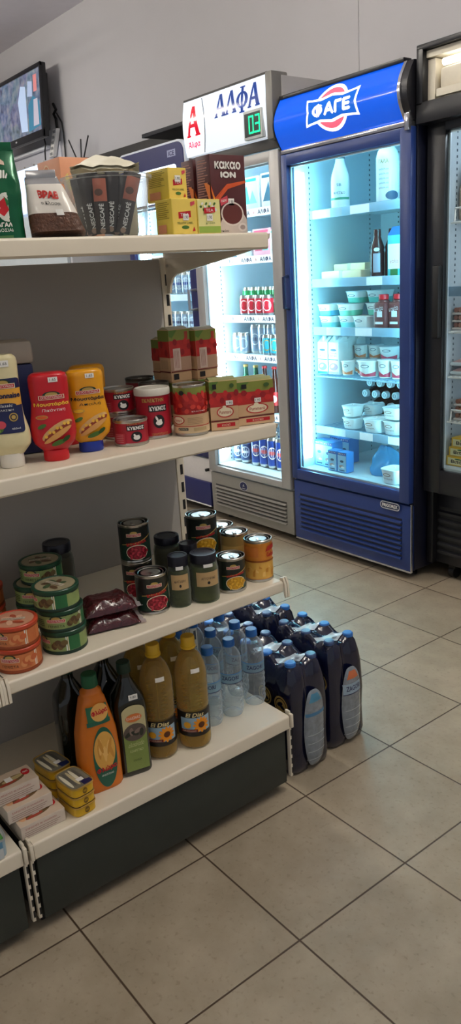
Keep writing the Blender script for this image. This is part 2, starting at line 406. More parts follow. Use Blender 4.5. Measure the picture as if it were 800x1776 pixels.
# ================================================================== COOLERS
ICE = M((190, 212, 222), .35, noise=.02); SLOT = M((70, 86, 96), .6)
RAIL = M((132, 168, 192), .3); PRICE = M((240, 240, 240), .5)
def louvres(b, x0, x1, y, z0, z1, n, mat, dark):
    b.box(x0, x1, y, y+.004, z0, z1, dark)
    for k in range(n):
        za = z0+(z1-z0)*k/n; zb = za+(z1-z0)/n*.62
        b.prism([(y+.003, za), (y-.011, za+.002), (y-.011, zb-.008), (y+.003, zb)], 0, x0, x1, mat)
def cooler_shell(t, x0, x1, yf, yb, z0, zdoor0, zdoor1, ztop, mat, inner, frame, gx0, gx1, gz0, gz1, kick, dark, nl=7, kick_y=None, led=None, led_st=8, leds=('L', 'R', 'T')):
    T = Vector(t.location)
    def B(): return MB()
    X0, X1 = x0-T.x, x1-T.x; Y = lambda y: y-T.y
    yd = yf+.035
    ky = kick_y if kick_y is not None else yf+.012
    b = B()                                             # hollow cabinet
    w_ = .03
    b.box(X0, X0+w_, Y(yd), Y(yb), z0, ztop-.01, mat, .003); b.box(X1-w_, X1, Y(yd), Y(yb), z0, ztop-.01, mat, .003)
    b.box(X0+w_, X1-w_, Y(yb-.03), Y(yb), z0, ztop-.01, mat); b.box(X0+w_, X1-w_, Y(yd), Y(yb-.03), ztop-.16, ztop-.012, mat)
    b.box(X0+w_, X1-w_, Y(max(ky+.02, yd)), Y(yb-.03), z0, zdoor0, mat)
    b.build('cabinet', t)
    b = B(); e = .002
    ix0, ix1, iy1, iz0, iz1 = X0+w_+e, X1-w_-e, Y(yb-.032), zdoor0+.002, ztop-.162
    b.box(ix0, ix0+.008, Y(yd+.012), iy1, iz0, iz1, inner); b.box(ix1-.008, ix1, Y(yd+.012), iy1, iz0, iz1, inner)
    b.box(ix0, ix1, iy1-.008, iy1, iz0, iz1, inner); b.box(ix0, ix1, Y(yd+.012), iy1, iz0, gz0-.002, inner); b.box(ix0, ix1, Y(yd+.012), iy1, iz1-.008, iz1, inner)
    for xs in (ix0+.0085, ix1-.0095):
        for ys in (Y(yd+.10), Y(yb-.12)):
            for k in range(int((iz1-iz0)/.022)-1): b.box(xs, xs+.001, ys-.003, ys+.003, iz0+.02+k*.022, iz0+.029+k*.022, SLOT)
    for xs in (ix0+.12, ix1-.12):
        for k in range(int((iz1-iz0)/.022)-1): b.box(xs-.003, xs+.003, iy1-.0095, iy1-.008, iz0+.02+k*.022, iz0+.029+k*.022, SLOT)
    b.build('interior_liner', t)
    b = B()                                             # door: frame of four bars, bevelled
    g0, g1 = gx0-T.x, gx1-T.x
    b.box(X0+.004, g0, Y(yf), Y(yd-.003), zdoor0, zdoor1, frame, .004); b.box(g1, X1-.004, Y(yf), Y(yd-.003), zdoor0, zdoor1, frame, .004)
    b.box(g0-.004, g1+.004, Y(yf), Y(yd-.003), zdoor0, gz0, frame, .004); b.box(g0-.004, g1+.004, Y(yf), Y(yd-.003), gz1, zdoor1, frame, .004)
    d = b.build('door', t)
    b = B(); b.box(g0-.001, g1+.001, Y(yf+.012), Y(yf+.018), gz0-.001, gz1+.001, glass_pane()); b.build('glass', d)
    b = B(); bright = M((200, 210, 216), .3, .6)
    for a0, a1, c0, c1 in ((g0, g0+.008, gz0, gz1), (g1-.008, g1, gz0, gz1), (g0, g1, gz0, gz0+.008), (g0, g1, gz1-.008, gz1)):
        b.box(a0, a1, Y(yf+.0185), Y(yf+.026), c0, c1, bright)
    b.build('glazing_bead', d)
    ev = E(led, led_st)
    b = B()
    if 'L' in leds: b.tube([(ix0+.03, Y(yd+.035), gz0+.05), (ix0+.03, Y(yd+.035), gz1-.03)], .011, ev)
    b.cut()
    if 'R' in leds: b.tube([(ix1-.03, Y(yd+.035), gz0+.05), (ix1-.03, Y(yd+.035), gz1-.03)], .011, ev)
    b.cut()
    if 'T' in leds: b.tube([(ix0+.08, Y(yd+.05), iz1-.03), (ix1-.08, Y(yd+.05), iz1-.03)], .011, ev)
    b.build_each('interior_light', t)
    b = B()
    b.box(X0+.002, X1-.002, Y(ky), Y(max(ky+.02, yd)-.001), z0, zdoor0-.012, kick, .003)
    if nl: louvres(b, X0+.045, X1-.05, Y(ky)-.001, z0+.045, zdoor0-.075, nl, kick, dark)
    b.build('grille', t)
    return ix0, ix1, iy1
def cooler_shelf(t, z, x0, x1, y0, y1, wire=False, rail=True, tags=(), railtext=None, mat=RAIL):
    T = Vector(t.location); b = MB()
    if wire:
        for k in range(28):
            x = x0+(x1-x0)*(k+.5)/28; b.tube([(x, y0, z-.004), (x, y1, z-.004)], .0022, mat, 5)
        for yy in (y0, (y0+y1)/2, y1): b.tube([(x0, yy, z-.008), (x1, yy, z-.008)], .004, mat, 6)
    else:
        b.box(x0, x1, y0, y1, z-.010, z, ICE, .002)
    s = b.build('shelf', t)
    if rail:
        b = MB(); b.box(x0, x1, y0-.012, y0-.004, z-.032, z+.006, RAIL, .002)
        b.build('price_rail', s)
        for u0, u1, c in tags: Decal(yface(y0-.012, 0, z-.013)).rect(x0+u0, -.017, x0+u1, .017, M(c, .5)).build('price_tag', s)
        if railtext:
            d = Decal(yface(y0-.012, 0, z-.013)); d.rect(x0, -.019, x1, .019, PRICE); n = 4
            for k in range(n):
                u = x0+(x1-x0)*(k+.5)/n; d.text('ΑΛΦΑ', u, 0, .085, .020, NAVY, bold=.0006)
                d.text('Α', u+(x1-x0)/n/2, 0, .012, .014, PINKRED)
            d.build('rail_print', s)

YF = 1.335                                             # plane of the cooler doors
# ---- blue dairy cooler
bx0, bx1 = -1.492, -.757
blue = thing('display_cooler', 'tall blue glass-door cooler of milk and yogurt under the blue lit header', 'cooler', ((bx0+bx1)/2, YF+.3, 0))
BLU = M((36, 58, 118), .34, noise=.05, scale=12); BLUD = M((10, 18, 48), .5)
BI = cooler_shell(blue, bx0, bx1, YF, 1.99, .045, .352, 1.815, 2.03, M((16, 20, 40), .4), ICE, BLU, -1.45, -.815, .402, 1.768, BLU, BLUD, 8, None, (168, 240, 252), LED_BLUE)
T = Vector(blue.location)
SHB = {}
for z, wire, rail, tg in ((1.575, 0, 1, ((.02, .13, (208, 214, 224)), (.25, .36, (236, 236, 240)), (.13, .2, (150, 170, 180)))), (1.278, 0, 1, ((.34, .43, (228, 242, 240)),)), (1.062, 0, 1, ((.09, .18, (190, 205, 218)), (.27, .37, (225, 232, 240)))),
                          (.843, 1, 0, ()), (.592, 1, 1, ((.14, .2, (205, 212, 222)), (.29, .37, (238, 240, 244)), (.46, .55, (240, 244, 248))))):
    cooler_shelf(blue, z, BI[0]+.012, BI[1]-.012, 1.478-T.y, BI[2]-.02, wire, rail, tg)
def hdr_prof(z0, z1, y0, bulge, n=30):
    return [(y0-bulge*math.sin(PI*k/n), z0+(z1-z0)*k/n) for k in range(n+1)]
P = hdr_prof(1.835, 2.035, YF+.012, .042)
def hdrmap(P, T, xc):
    zs = [p[1] for p in P]; ys = [p[0] for p in P]
    return lambda u, v, o: (xc-T.x+u, float(np.interp(v, zs, ys))-T.y-o, v)
b = MB(); hx0, hx1 = bx0+.004, -.800
b.loft([[(x-T.x, y-T.y, z) for y, z in P]+[(x-T.x, YF+.1-T.y, P[-1][1]-.006), (x-T.x, YF+.1-T.y, P[0][1])] for x in (hx0, hx1)], E((14, 84, 212), .6)); hd = b.build('header_sign', blue)
d = Decal(hdrmap(P, T, (hx0+hx1)/2), .03, .006); LW = E((250, 250, 250), .85); LP = E((236, 96, 120), .7); LB = E((12, 88, 190), .7)
cz = 1.943
d.ell(0, cz, .098, .086, LW, n=36); d.ell(0, cz, .085, .074, LP, n=36)
d.ell(0, cz, .062, .053, LW, n=36); d.ell(0, cz, .054, .046, E((14, 84, 212), .6), n=36)
d.poly([(-.15, cz-.052), (-.115, cz-.047), (-.06, cz-.044), (0, cz-.053), (.06, cz-.044), (.115, cz-.047), (.15, cz-.052), (.137, cz), (.15, cz+.052), (.115, cz+.047), (.06, cz+.044), (0, cz+.053), (-.06, cz+.044), (-.115, cz+.047), (-.15, cz+.052), (-.137, cz)], LW)
d.poly([(-.138, cz-.042), (-.06, cz-.034), (0, cz-.043), (.06, cz-.034), (.138, cz-.042), (.126, cz), (.138, cz+.042), (.06, cz+.034), (0, cz+.043), (-.06, cz+.034), (-.138, cz+.042), (-.126, cz)], LB)
d.text('ΦΑΓΕ', 0, cz, .205, .044, LW, bold=.0035)
d.build('emblem', hd)
b = MB(); CHR = M((190, 190, 196), .16, .9); HBK = M((26, 26, 32), .35)
b.loft([[(x-T.x, y-T.y-.006, z) for y, z in P]+[(x-T.x, YF+.1-T.y, P[-1][1]+.004), (x-T.x, YF+.1-T.y, P[0][1]-.006)] for x in (hx1+.001, hx1+.014)], CHR)
b.loft([[(x-T.x, y-T.y, z) for y, z in P]+[(x-T.x, YF+.1-T.y, P[-1][1]), (x-T.x, YF+.1-T.y, P[0][1])] for x in (hx1+.014, bx1-.001)], HBK)
b.cut(); b.loft([[(x-T.x, y-T.y-.004, z) for y, z in P]+[(x-T.x, YF+.1-T.y, P[-1][1]), (x-T.x, YF+.1-T.y, P[0][1])] for x in (bx0-.002, bx0+.004)], HBK)
b.build_each('header_end_cap', blue)
b = MB(); b.box(hx0-T.x, hx1-T.x, YF+.004-T.y, YF+.05-T.y, 2.034, 2.05, HBK, .003); b.build('header_top_trim', blue)
b = MB(); b.box(bx0+.01-T.x, bx1-.03-T.x, YF-.002-T.y, YF+.04-T.y, 1.816, 1.834, CHR, .004); b.build('top_strip', blue); b = MB(); b.box(bx1-.028-T.x, bx1-.006-T.x, YF-.012-T.y, YF+.03-T.y, 1.80, 1.86, CHR, .003); b.build('hinge', blue)
b = MB(); hx = bx0+.026-T.x; b.tube([(hx, YF-T.y, 1.16), (hx, YF-.028-T.y, 1.165), (hx, YF-.028-T.y, 1.235), (hx, YF-.028-T.y, 1.3), (hx, YF-T.y, 1.305)], .008, M((24, 32, 70), .3)); b.build('door_handle', [k for k in kids(blue) if k.name.startswith('door') and 'handle' not in k.name][0])
d = Decal(yface(YF+.001-T.y, -.865-T.x, .332)); d.rrect(-.055, -.022, .055, .012, .016, M((200, 200, 205), .3, .5)); d.rrect(-.051, -.018, .051, .008, .013, M((40, 48, 80), .4)); d.text('FRIGOREX', 0, -.005, .084, .014, WHITE, bold=.0006); d.build('maker_plate', blue)
b = MB(); b.box(bx0+.01-T.x, bx1-T.x, YF+.008-T.y, YF+.014-T.y, .038, .046, CHR); b.cut(); b.box(bx1-T.x+.0005, bx1-T.x+.004, YF+.008-T.y, YF+.018-T.y, .04, .35, CHR); b.build_each('chrome_trim', blue)
b = MB()
for x in (bx0+.06, bx1-.06):
    for y in (YF+.1, 1.92): b.cut(); b.lathe([(.02, 0), (.02, .01), (.012, .012), (.012, .046)], BLACK, 12, (x-T.x, y-T.y))
b.build_each('foot', blue)

# ---- silver beer cooler
ax0, ax1 = -2.185, -1.500
alfa = thing('display_cooler', 'silver glass-door beer cooler with the white lit header and a green temperature display', 'cooler', ((ax0+ax1)/2, YF+.3, 0))
SIL = M((176, 174, 172), .36, .25, .03, 20); SILD = M((60, 58, 56), .5); GRY = M((142, 138, 130), .4, .1)
AI = cooler_shell(alfa, ax0, ax1, YF, 1.99, .045, .285, 1.845, 2.15, SIL, ICE, SIL, -2.118, -1.570, .318, 1.80, GRY, SILD, 6, None, (226, 246, 255), LED_ALFA)
T = Vector(alfa.location)
for z, rt in ((1.625, 1), (1.405, 1), (1.115, 1), (.915, 1), (.615, 1)):
    cooler_shelf(alfa, z, AI[0]+.012, AI[1]-.012, 1.478-T.y, AI[2]-.02, False, True, (), rt)
P = hdr_prof(1.900, 2.150, YF-.004, .016); hx0, hx1 = ax0+.006, -1.548
b = MB(); b.loft([[(x-T.x, y-T.y, z) for y, z in P]+[(x-T.x, YF+.075-T.y, P[-1][1]), (x-T.x, YF+.075-T.y, P[0][1])] for x in (hx0, hx1)], E((214, 222, 232), .62)); hd = b.build('header_sign', alfa)
d = Decal(hdrmap(P, T, (hx0+hx1)/2), .05, .012); uw = (hx1-hx0)/2
AR = E((196, 16, 40), .6); AB = E((16, 52, 128), .5); AW = E((228, 236, 244), .72)
pts = [(-uw+.004, 1.905)]+[(-uw+.148+.032*math.sin(PI*k/10), 1.905+.24*k/10) for k in range(11)]+[(-uw+.004, 2.145)]
d.poly([(p[0]+(.006 if 0 < i < 12 else 0), p[1]) for i, p in enumerate(pts)], M((40, 44, 60), .4)); d.poly(pts, AW)
def serif_A(d, u, v, w, h, mat, bar=True):
    s = w*.17
    d.poly([(u-w*.08, v+h), (u+w*.12, v+h), (u+w*.46, v+h*.06), (u+w*.2, v+h*.06)], mat)
    d.poly([(u-w*.08, v+h), (u+w*.05, v+h), (u-w*.24, v+h*.06), (u-w*.4, v+h*.06)], mat)
    d.rect(u-w*.46, v, u-w*.18, v+h*.06, mat); d.rect(u+w*.14, v, u+w*.5, v+h*.06, mat)
    if bar: d.rect(u-w*.24, v+h*.30, u+w*.26, v+h*.42, mat)
serif_A(d, -uw+.085, 1.985, .115, .135, AR)
d.text('Άλφα', -uw+.082, 1.948, .095, .032, E((214, 40, 90), .6), bold=.001, skew=.3, rot=.0)
for i, (ch, u) in enumerate((('Α', .305), ('Λ', .386), ('Φ', .470), ('Α', .552))):
    if ch == 'Φ':
        d.ell(-uw+u, 2.078, .042, .034, AB); d.ell(-uw+u, 2.078, .021, .026, E((214, 222, 232), .62)); d.rect(-uw+u-.0085, 2.026, -uw+u+.0085, 2.132, AB); d.rect(-uw+u-.018, 2.024, -uw+u+.018, 2.03, AB); d.rect(-uw+u-.018, 2.127, -uw+u+.018, 2.133, AB)
    else: serif_A(d, -uw+u, 2.034, .088, .098, AB, ch == 'Α')
d.build('lettering', hd)
b = MB(); fr = M((196, 200, 200), .4)
tx0, tx1 = -1.695, -1.568
b.box(tx0-T.x, tx1-T.x, YF-.030-T.y, YF-.004-T.y, 1.902, 2.022, fr, .005); dd = b.build('temperature_display', alfa)
d = Decal(yface(YF-.030-T.y, (tx0+tx1)/2-T.x, 1.962)); d.rect(-.055, -.048, .055, .048, M((16, 34, 34), .3))
G = E((30, 240, 150), 1.3)
def seg(d, u, v, w, h, on_):
    t_ = .0075
    R = {'a': (u-w/2, v+h/2-t_, u+w/2, v+h/2), 'g': (u-w/2, v-t_/2, u+w/2, v+t_/2), 'd': (u-w/2, v-h/2, u+w/2, v-h/2+t_), 'f': (u-w/2, v, u-w/2+t_, v+h/2), 'b': (u+w/2-t_, v, u+w/2, v+h/2), 'e': (u-w/2, v-h/2, u-w/2+t_, v), 'c': (u+w/2-t_, v-h/2, u+w/2, v)}
    for k in on_: d.rect(*R[k], G)
seg(d, -.008, 0, .034, .074, 'abcdef'); d.ell(.0165, -.033, .0045, .0045, G); seg(d, .037, 0, .032, .074, 'abgcd'); d.build('digits', dd)
b = MB(); b.box(hx1+.001-T.x, ax1-.002-T.x, YF-.022-T.y, YF+.075-T.y, 1.885, 2.155, M((120, 118, 114), .4, .2), .008); b.build('header_end_cap', alfa)
b = MB(); b.box(hx0-T.x, ax1-.004-T.x, YF+.01-T.y, YF+.05-T.y, 1.852, 1.896, SILD, .002); b.cut(); b.box(hx0-T.x, hx1-T.x, YF-.006-T.y, YF+.076-T.y, 2.151, 2.160, SILD, .002); b.build_each('header_trim', alfa)
d = Decal(yface(YF+.011-T.y, (ax0+ax1)/2-.05-T.x, .235)); d.ell(0, 0, .034, .026, M((190, 190, 195), .4)); d.ell(0, 0, .031, .023, NAVY); d.text('Α', 0, .004, .014, .014, WHITE); d.text('ΑΛΦΑ', 0, -.012, .03, .007, WHITE); d.build('round_badge', alfa)
b = MB()
for x in (ax0+.06, ax1-.06): b.cut(); b.lathe([(.02, 0), (.02, .01), (.012, .012), (.012, .046)], BLACK, 12, (x-T.x, YF+.1-T.y))
b.build_each('foot', alfa)

# ---- navy cooler at the far end
nx0, nx1 = -2.86, -2.195
navy = thing('display_cooler', 'navy cooler with rounded white-edged header, half hidden behind the top shelf', 'cooler', ((nx0+nx1)/2, YF+.3, 0))
NV = M((34, 38, 92), .4, noise=.04, scale=14); WH2 = M((214, 208, 204), .45)
NI = cooler_shell(navy, nx0, nx1, YF+.02, 1.99, .06, .345, 1.80, 1.90, NV, ICE, NV, -2.80, -2.265, .40, 1.70, WH2, M((70, 70, 76), .5), 0, None, (224, 244, 255), LED_NAVY, ('L', 'R', 'T'))
T = Vector(navy.location)
for z in (1.45, 1.23, 1.012, .79, .57): cooler_shelf(navy, z, NI[0]+.012, NI[1]-.012, 1.49-T.y, NI[2]-.02, False, True, ((.02, .16, (200, 216, 226)), (.2, .34, (214, 226, 234)), (.4, .55, (206, 220, 228))))
def rr(x0, x1, z0, z1, r):
    q = []
    for cx, cz_, a0, rr_ in ((x1-.02, z0+.02, -PI/2, .02), (x1-r, z1-r, 0, r), (x0+r, z1-r, PI/2, r), (x0+.02, z0+.02, PI, .02)): q += [(cx+rr_*math.cos(a0+i*PI/12), cz_+rr_*math.sin(a0+i*PI/12)) for i in range(7)]
    return q
b = MB(); b.prism(rr(nx0+.006-T.x, nx1-.002-T.x, 1.70, 2.0, .06), 1, YF-.006-T.y, YF+.018-T.y, M((220, 226, 236), .4)); b.build('header_edge_trim', navy)
b = MB(); b.prism(rr(nx0+.016-T.x, nx1-.012-T.x, 1.71, 1.989, .05), 1, YF-.012-T.y, YF-.0065-T.y, NV); hd = b.build('header_sign', navy)
d = Decal(yface(YF-.012-T.y, -T.x, 0))
d.rrect(-2.78, 1.715, -2.27, 1.888, .02, E((226, 240, 255), 1.6)); d.rect(-2.345, 1.925, -2.27, 1.958, M((150, 156, 190), .5)); d.text('ICE', -2.308, 1.941, .05, .02, NV, bold=.001)
d.build('header_print', hd)
b = MB(); b.box(nx0+.006-T.x, nx1-.004-T.x, YF+.012-T.y, YF+.03-T.y, .06, .20, NV, .002); b.box(nx0+.006-T.x, nx1-.004-T.x, YF+.008-T.y, YF+.012-T.y, .06, .066, WHITE); b.box(-2.235-T.x, -2.222-T.x, YF+.008-T.y, YF+.03-T.y, .265, .28, INK); b.build('kick_plate', navy)
b = MB(); b.tube([(-2.215-T.x, YF+.02-T.y, 1.16), (-2.215-T.x, YF-.03-T.y, 1.16), (-2.215-T.x, YF-.03-T.y, 1.26), (-2.215-T.x, YF+.02-T.y, 1.26)], .008, M((150, 150, 156), .4, .5)); b.build('door_handle', navy)

# ---- black cooler at the right edge
kx0, kx1 = -.742, -.04
blackc = thing('display_cooler', 'black glass-door cooler at the right edge with an open tube light over its door', 'cooler', ((kx0+kx1)/2, YF+.4, 0))
KB = M((20, 21, 26), .35, noise=.06, scale=14); KD = M((12, 13, 15), .5)
KI = cooler_shell(blackc, kx0, kx1, 1.40, 2.0, .075, .405, 1.865, 2.0, KB, M((172, 184, 192), .4), KB, -.655, -.12, .505, 1.785, KB, KD, 6, 1.462, (238, 246, 255), LED_BLACK, ('R', 'T'))
T = Vector(blackc.location)
b = MB()                                               # open light box: frame around a cream recess
hy = YF+.012; z0, z1 = 1.875, 2.075
b.box(kx0-.008-T.x, kx1-T.x, hy-T.y, 1.55-T.y, z1-.02, z1, KB, .004); b.box(kx0-.008-T.x, kx1-T.x, hy-T.y, 1.55-T.y, z0-.06, z0+.012, KB, .004)
b.box(kx0-.008-T.x, kx0+.022-T.x, hy-T.y, 1.55-T.y, z0, z1-.01, KB, .004); b.box(kx1-.03-T.x, kx1-T.x, hy-T.y, 1.55-T.y, z0, z1-.01, KB, .004)
hb = b.build('header_frame', blackc)
b = MB(); CR = M((222, 214, 196), .5)
b.box(kx0+.022-T.x, kx1-.03-T.x, hy+.085-T.y, hy+.095-T.y, z0+.01, z1-.02, CR); b.box(kx0+.023-T.x, kx1-.031-T.x, hy+.02-T.y, hy+.085-T.y, z1-.045, z1-.022, CR)
b.box(kx0+.075-T.x, kx1-.05-T.x, hy+.03-T.y, hy+.085-T.y, z0+.045, z0+.115, CR, .01); b.box(kx0+.075-T.x, kx1-.05-T.x, hy+.012-T.y, hy+.03-T.y, z0+.02, z0+.045, CR)
b.box(kx0+.023-T.x, kx0+.055-T.x, hy+.03-T.y, hy+.084-T.y, z0+.014, z1-.05, CR); b.build('light_tray', hb)
b = MB(); b.tube([(kx0+.085-T.x, hy+.04-T.y, z0+.132), (kx1-.06-T.x, hy+.04-T.y, z0+.132)], .012, E((255, 252, 244), 3.0), 12); b.build('tube', hb)
b = MB(); b.box(kx0+.01-T.x, kx1-.01-T.x, 1.41-T.y, 1.46-T.y, .40, .425, KB, .008); b.build('ledge', blackc)
b = MB(); b.box(-.69-T.x, -.655-T.x, 1.372-T.y, 1.399-T.y, 1.04, 1.315, KD, .008); b.build('door_handle', blackc)
b = MB()
for x in (kx0+.085, kx1-.08):
    b.cut(); b.box(x-.018-T.x, x+.018-T.x, 1.50-T.y, 1.55-T.y, .045, .075, KD, .003)
    b.loft([[(x+q-T.x, 1.52-T.y+.028*math.cos(2*PI*k/20), .028+.028*math.sin(2*PI*k/20)) for k in range(20)] for q in (-.013, .013)], BLACK)
b.build_each('caster', blackc)
for z, rl in ((1.475, 1), (1.225, 1), (1.06, 0), (.88, 0), (.695, 0)):
    cooler_shelf(blackc, z, KI[0]+.012, KI[1]-.012, 1.50-T.y, KI[2]-.02, True, bool(rl and z < 1.3), (), None, WHITE)
# clear guards standing on two shelf fronts
for z in (1.475, .695):
    b = MB(); b.tube([(KI[0]+.03, 1.498-T.y, z), (KI[0]+.034, 1.498-T.y, z+.045), (KI[1]-.034, 1.498-T.y, z+.045), (KI[1]-.03, 1.498-T.y, z)], .004, WHITE, 6); b.build('shelf_guard', blackc)
#PART2
# ================================================================== GROCERIES: builders
F = -.5                                                # a label turned to the aisle
def sticker(mp, u, v, par, w=.016, h=.010, t='1.90'):
    d = Decal(mp); d.rect(u-w/2, v-h/2, u+w/2, v+h/2, TAGW); d.text(t, u, v, w*.7, h*.5, INK); d.build('price_sticker', par)
def food_can(name, label, cat, r, h, body, art, loc, rz=0, group=None, lid=TINLID, rim=TIN, plastic=None):
    t = thing(name, label, cat, loc, rz, group)
    b = MB(); q = r*.975
    b.lathe([(r*.9, .001), (r*.97, 0), (r, .0015), (r, .0045), (q, .0065), (q, h-.0065), (r, h-.0045), (r, h-.001), (r*.97, h), (r*.93, h-.0005), (r*.92, h-.004)], [rim, rim, rim, rim, body, rim, rim, rim, rim, rim], 40)
    b.build('can_body', t)
    d = Decal(cylmap(q, F), .006); art(d, q, h); d.build('label', t)
    b = MB()
    if plastic:
        b.lathe([(r*1.03, h-.012), (r*1.04, h-.010), (r*1.04, h), (r*.98, h+.003), (r*.93, h+.003), (r*.9, h+.001)], plastic, 40); b.build('plastic_lid', t)
    else:
        z = h-.0035
        b.lathe([(r*.915, z), (r*.8, z), (r*.78, z+.0012), (r*.74, z), (r*.6, z), (r*.58, z-.001), (r*.2, z-.001)], lid, 36); b.build('lid', t)
        b = MB(); c, s_ = math.cos(F), math.sin(F)
        b.box(-.008, .012, -.005, .005, z, z+.0022, TIN, .001); o = b.build('pull_tab', t); o.location = (r*.3*c, r*.3*s_, 0); o.rotation_euler = (0, 0, F)
    return t
def ribbon(d, u, v, w, h):                              # the maker's red ribbon under a green arch
    d.ell(u, v+h*.55, w*.34, h*.75, DGREEN); d.ell(u, v+h*.6, w*.24, h*.5, GOLD)
    d.poly([(u-w/2, v-h*.5), (u+w/2, v-h*.5), (u+w/2, v+h*.45), (u-w/2, v+h*.45)], CREAM); d.rect(u-w*.47, v-h*.38, u+w*.47, v+h*.34, RED); d.text('ΟΜΟΣΠΟΝΔΙΑ', u, v, w*.86, h*.5, WHITE)
def carton(name, label, cat, x1, y0, y1, dep, z0, h, body, front=None, side=None, top=None, group=None, rz=0):
    c = (x1-dep/2, (y0+y1)/2, z0); t = thing(name, label, cat, c, rz, group); hw = (y1-y0)/2
    b = MB(); b.box(-dep/2, dep/2, -hw, hw, 0, h, body, .0012); o = b.build('carton', t)
    for fn, mp, a in ((front, xface(dep/2), hw), (side, yface(-hw), dep/2), (top, topface(h), hw)):
        if fn: d = Decal(mp); fn(d, a, h if fn is not top else dep/2); d.build('printing', t)
    return t
def front(px, pyb, z, r): return away(at_z(px, pyb, z), r)
def rad(wpx, P): return wpx*mpp(P)/2

# ================================================================== TOP SHELF
x1 = -.122; kl = at_x(367, 340, x1).y; kr = at_x(427, 340, x1).y; kz = at_x(400, 269, x1).z-ZT; kd = x1-at_y(343, 340, kl).x
CHOC = M((78, 30, 34), .42, noise=.04); COPP = M((176, 92, 66), .4)
def kfront(d, a, h):
    d.poly([(-a, h*.62), (-a*.8, h*.47), (-a*.1, h*.64), (a, h*.69), (a, h*.66), (-a*.05, h*.58), (-a*.62, h*.43), (-a*.82, h*.36), (-a, h*.55)], M((206, 84, 40), .4))
    d.poly([(-a*.98, h*.57), (-a*.8, h*.44), (-a*.2, h*.6), (-a*.7, h*.47), (-a*.8, h*.39)], YELLOW)
    d.text('κακαο', 0, h*.87, a*1.45, h*.085, WHITE, bold=.0009); d.text('ΙΟΝ', 0, h*.755, a*.82, h*.062, WHITE, bold=.0013)
    d.poly([(-a*.56, h*.45), (-a*.12, h*.5), (-a*.08, h*.42), (-a*.5, h*.37)], PINKRED); d.text('new', -a*.32, h*.435, a*.3, h*.03, WHITE, rot=.15)
    d.ell(a*.55, h*.12, a*.3, h*.07, M((214, 200, 190), .4)); d.ell(a*.55, h*.12, a*.18, h*.04, CHOC)
    d.poly([(-a*.9, 0), (a*.98, 0), (a*.95, h*.2), (a*.7, h*.3), (-a*.5, h*.2)], M((208, 194, 184), .4))
    d.ell(a*.12, h*.27, a*.66, h*.152, M((222, 210, 200), .4)); d.ell(a*.12, h*.272, a*.58, h*.132, M((96, 44, 40), .35))
    d.ell(a*.68, h*.1, a*.26, h*.055, M((226, 214, 206), .4)); d.ell(a*.68, h*.1, a*.15, h*.03, M((168, 150, 142), .4)); d.text('κακάο', -a*.45, h*.06, a*.6, h*.03, INK)
def kside(d, a, h):
    for k in range(18): d.rect(-a*.75, h*(.93-k*.031), a*(.4+.3*math.sin(k*2.3)), h*(.942-k*.031), M((170, 120, 110), .5))
    d.poly([(a, h*.62), (a, h*.36), (a*.2, h*.66), (a*.5, h*.66)], M((214, 120, 50), .4))
t = carton('cocoa_box', 'tall brown cocoa box with a coffee cup picture at the end of the top shelf', 'box', x1, kl, kr, kd, ZT, kz, CHOC, kfront, kside)
sticker(xface(kd/2+.0012), .004, kz*.42, t, .016, .014)
carton('cocoa_box', 'brown cocoa box with only its printed narrow side showing, behind the front cocoa box', 'box', x1-kd-.012, kl+.001, kr+.001, kd*.9, ZT, kz*.985, CHOC, kfront, kside)
YBX = M((232, 206, 84), .45, noise=.05); YB2 = M((236, 214, 110), .45)
def tea_front(d, a, h):
    d.rect(-a*.95, h*.03, a*.95, h*.97, M((236, 206, 96), .45)); d.poly([(-a*.5, h*.62), (a*.5, h*.66), (a*.5, h*.48), (-a*.5, h*.44)], RED); d.text('TEA', 0, h*.55, a*.7, h*.09, WHITE)
    d.text('YELLOW LABEL', 0, h*.32, a*1.3, h*.06, M((60, 90, 40), .5)); d.ell(0, h*.2, a*.3, h*.05, LEAF); d.poly([(a*.5, h*.78), (a*.85, h*.84), (a*.85, h*.93), (a*.5, h*.9)], PINKRED); d.poly([(a*.55, h*.08), (a*.8, h*.1), (a*.7, h*.22)], RED)
def tea_side(d, a, h):
    for k in range(9): d.rect(-a*.75, h*(.9-k*.055), a*(.55+.2*math.sin(k*1.7)), h*(.918-k*.055), M((150, 128, 40), .5))
    d.rect(-a*.7, h*.06, a*.3, h*.3, M((222, 150, 110), .45))
x1 = -.055; l, r_ = at_x(299, 380, x1).y, at_x(342, 380, x1).y; h_ = at_x(320, 344.5, x1).z-ZT; dp = x1-at_y(271, 380, l).x
t = carton('tea_box', 'yellow tea box standing on the shelf front, in front of the green and white one', 'box', x1, l, r_, dp, ZT, h_, YBX, tea_front, tea_side); sticker(xface(dp/2+.0012), .002, h_*.48, t, .014, .012)
x1b = -.085; l2, r2 = at_x(292, 320, x1b).y, at_x(324, 320, x1b).y; z2 = ZT+h_+.0005; h2 = at_x(308, 291, x1b).z-z2
t = carton('tea_box', 'yellow tea box lying on top of another yellow tea box', 'box', x1b, l2, r2, x1b-at_y(254, 320, l2).x, z2, h2, YBX, tea_front, tea_side); sticker(xface((x1b-at_y(254, 320, l2).x)/2+.0012), 0, h2*.66, t, .014, .012)
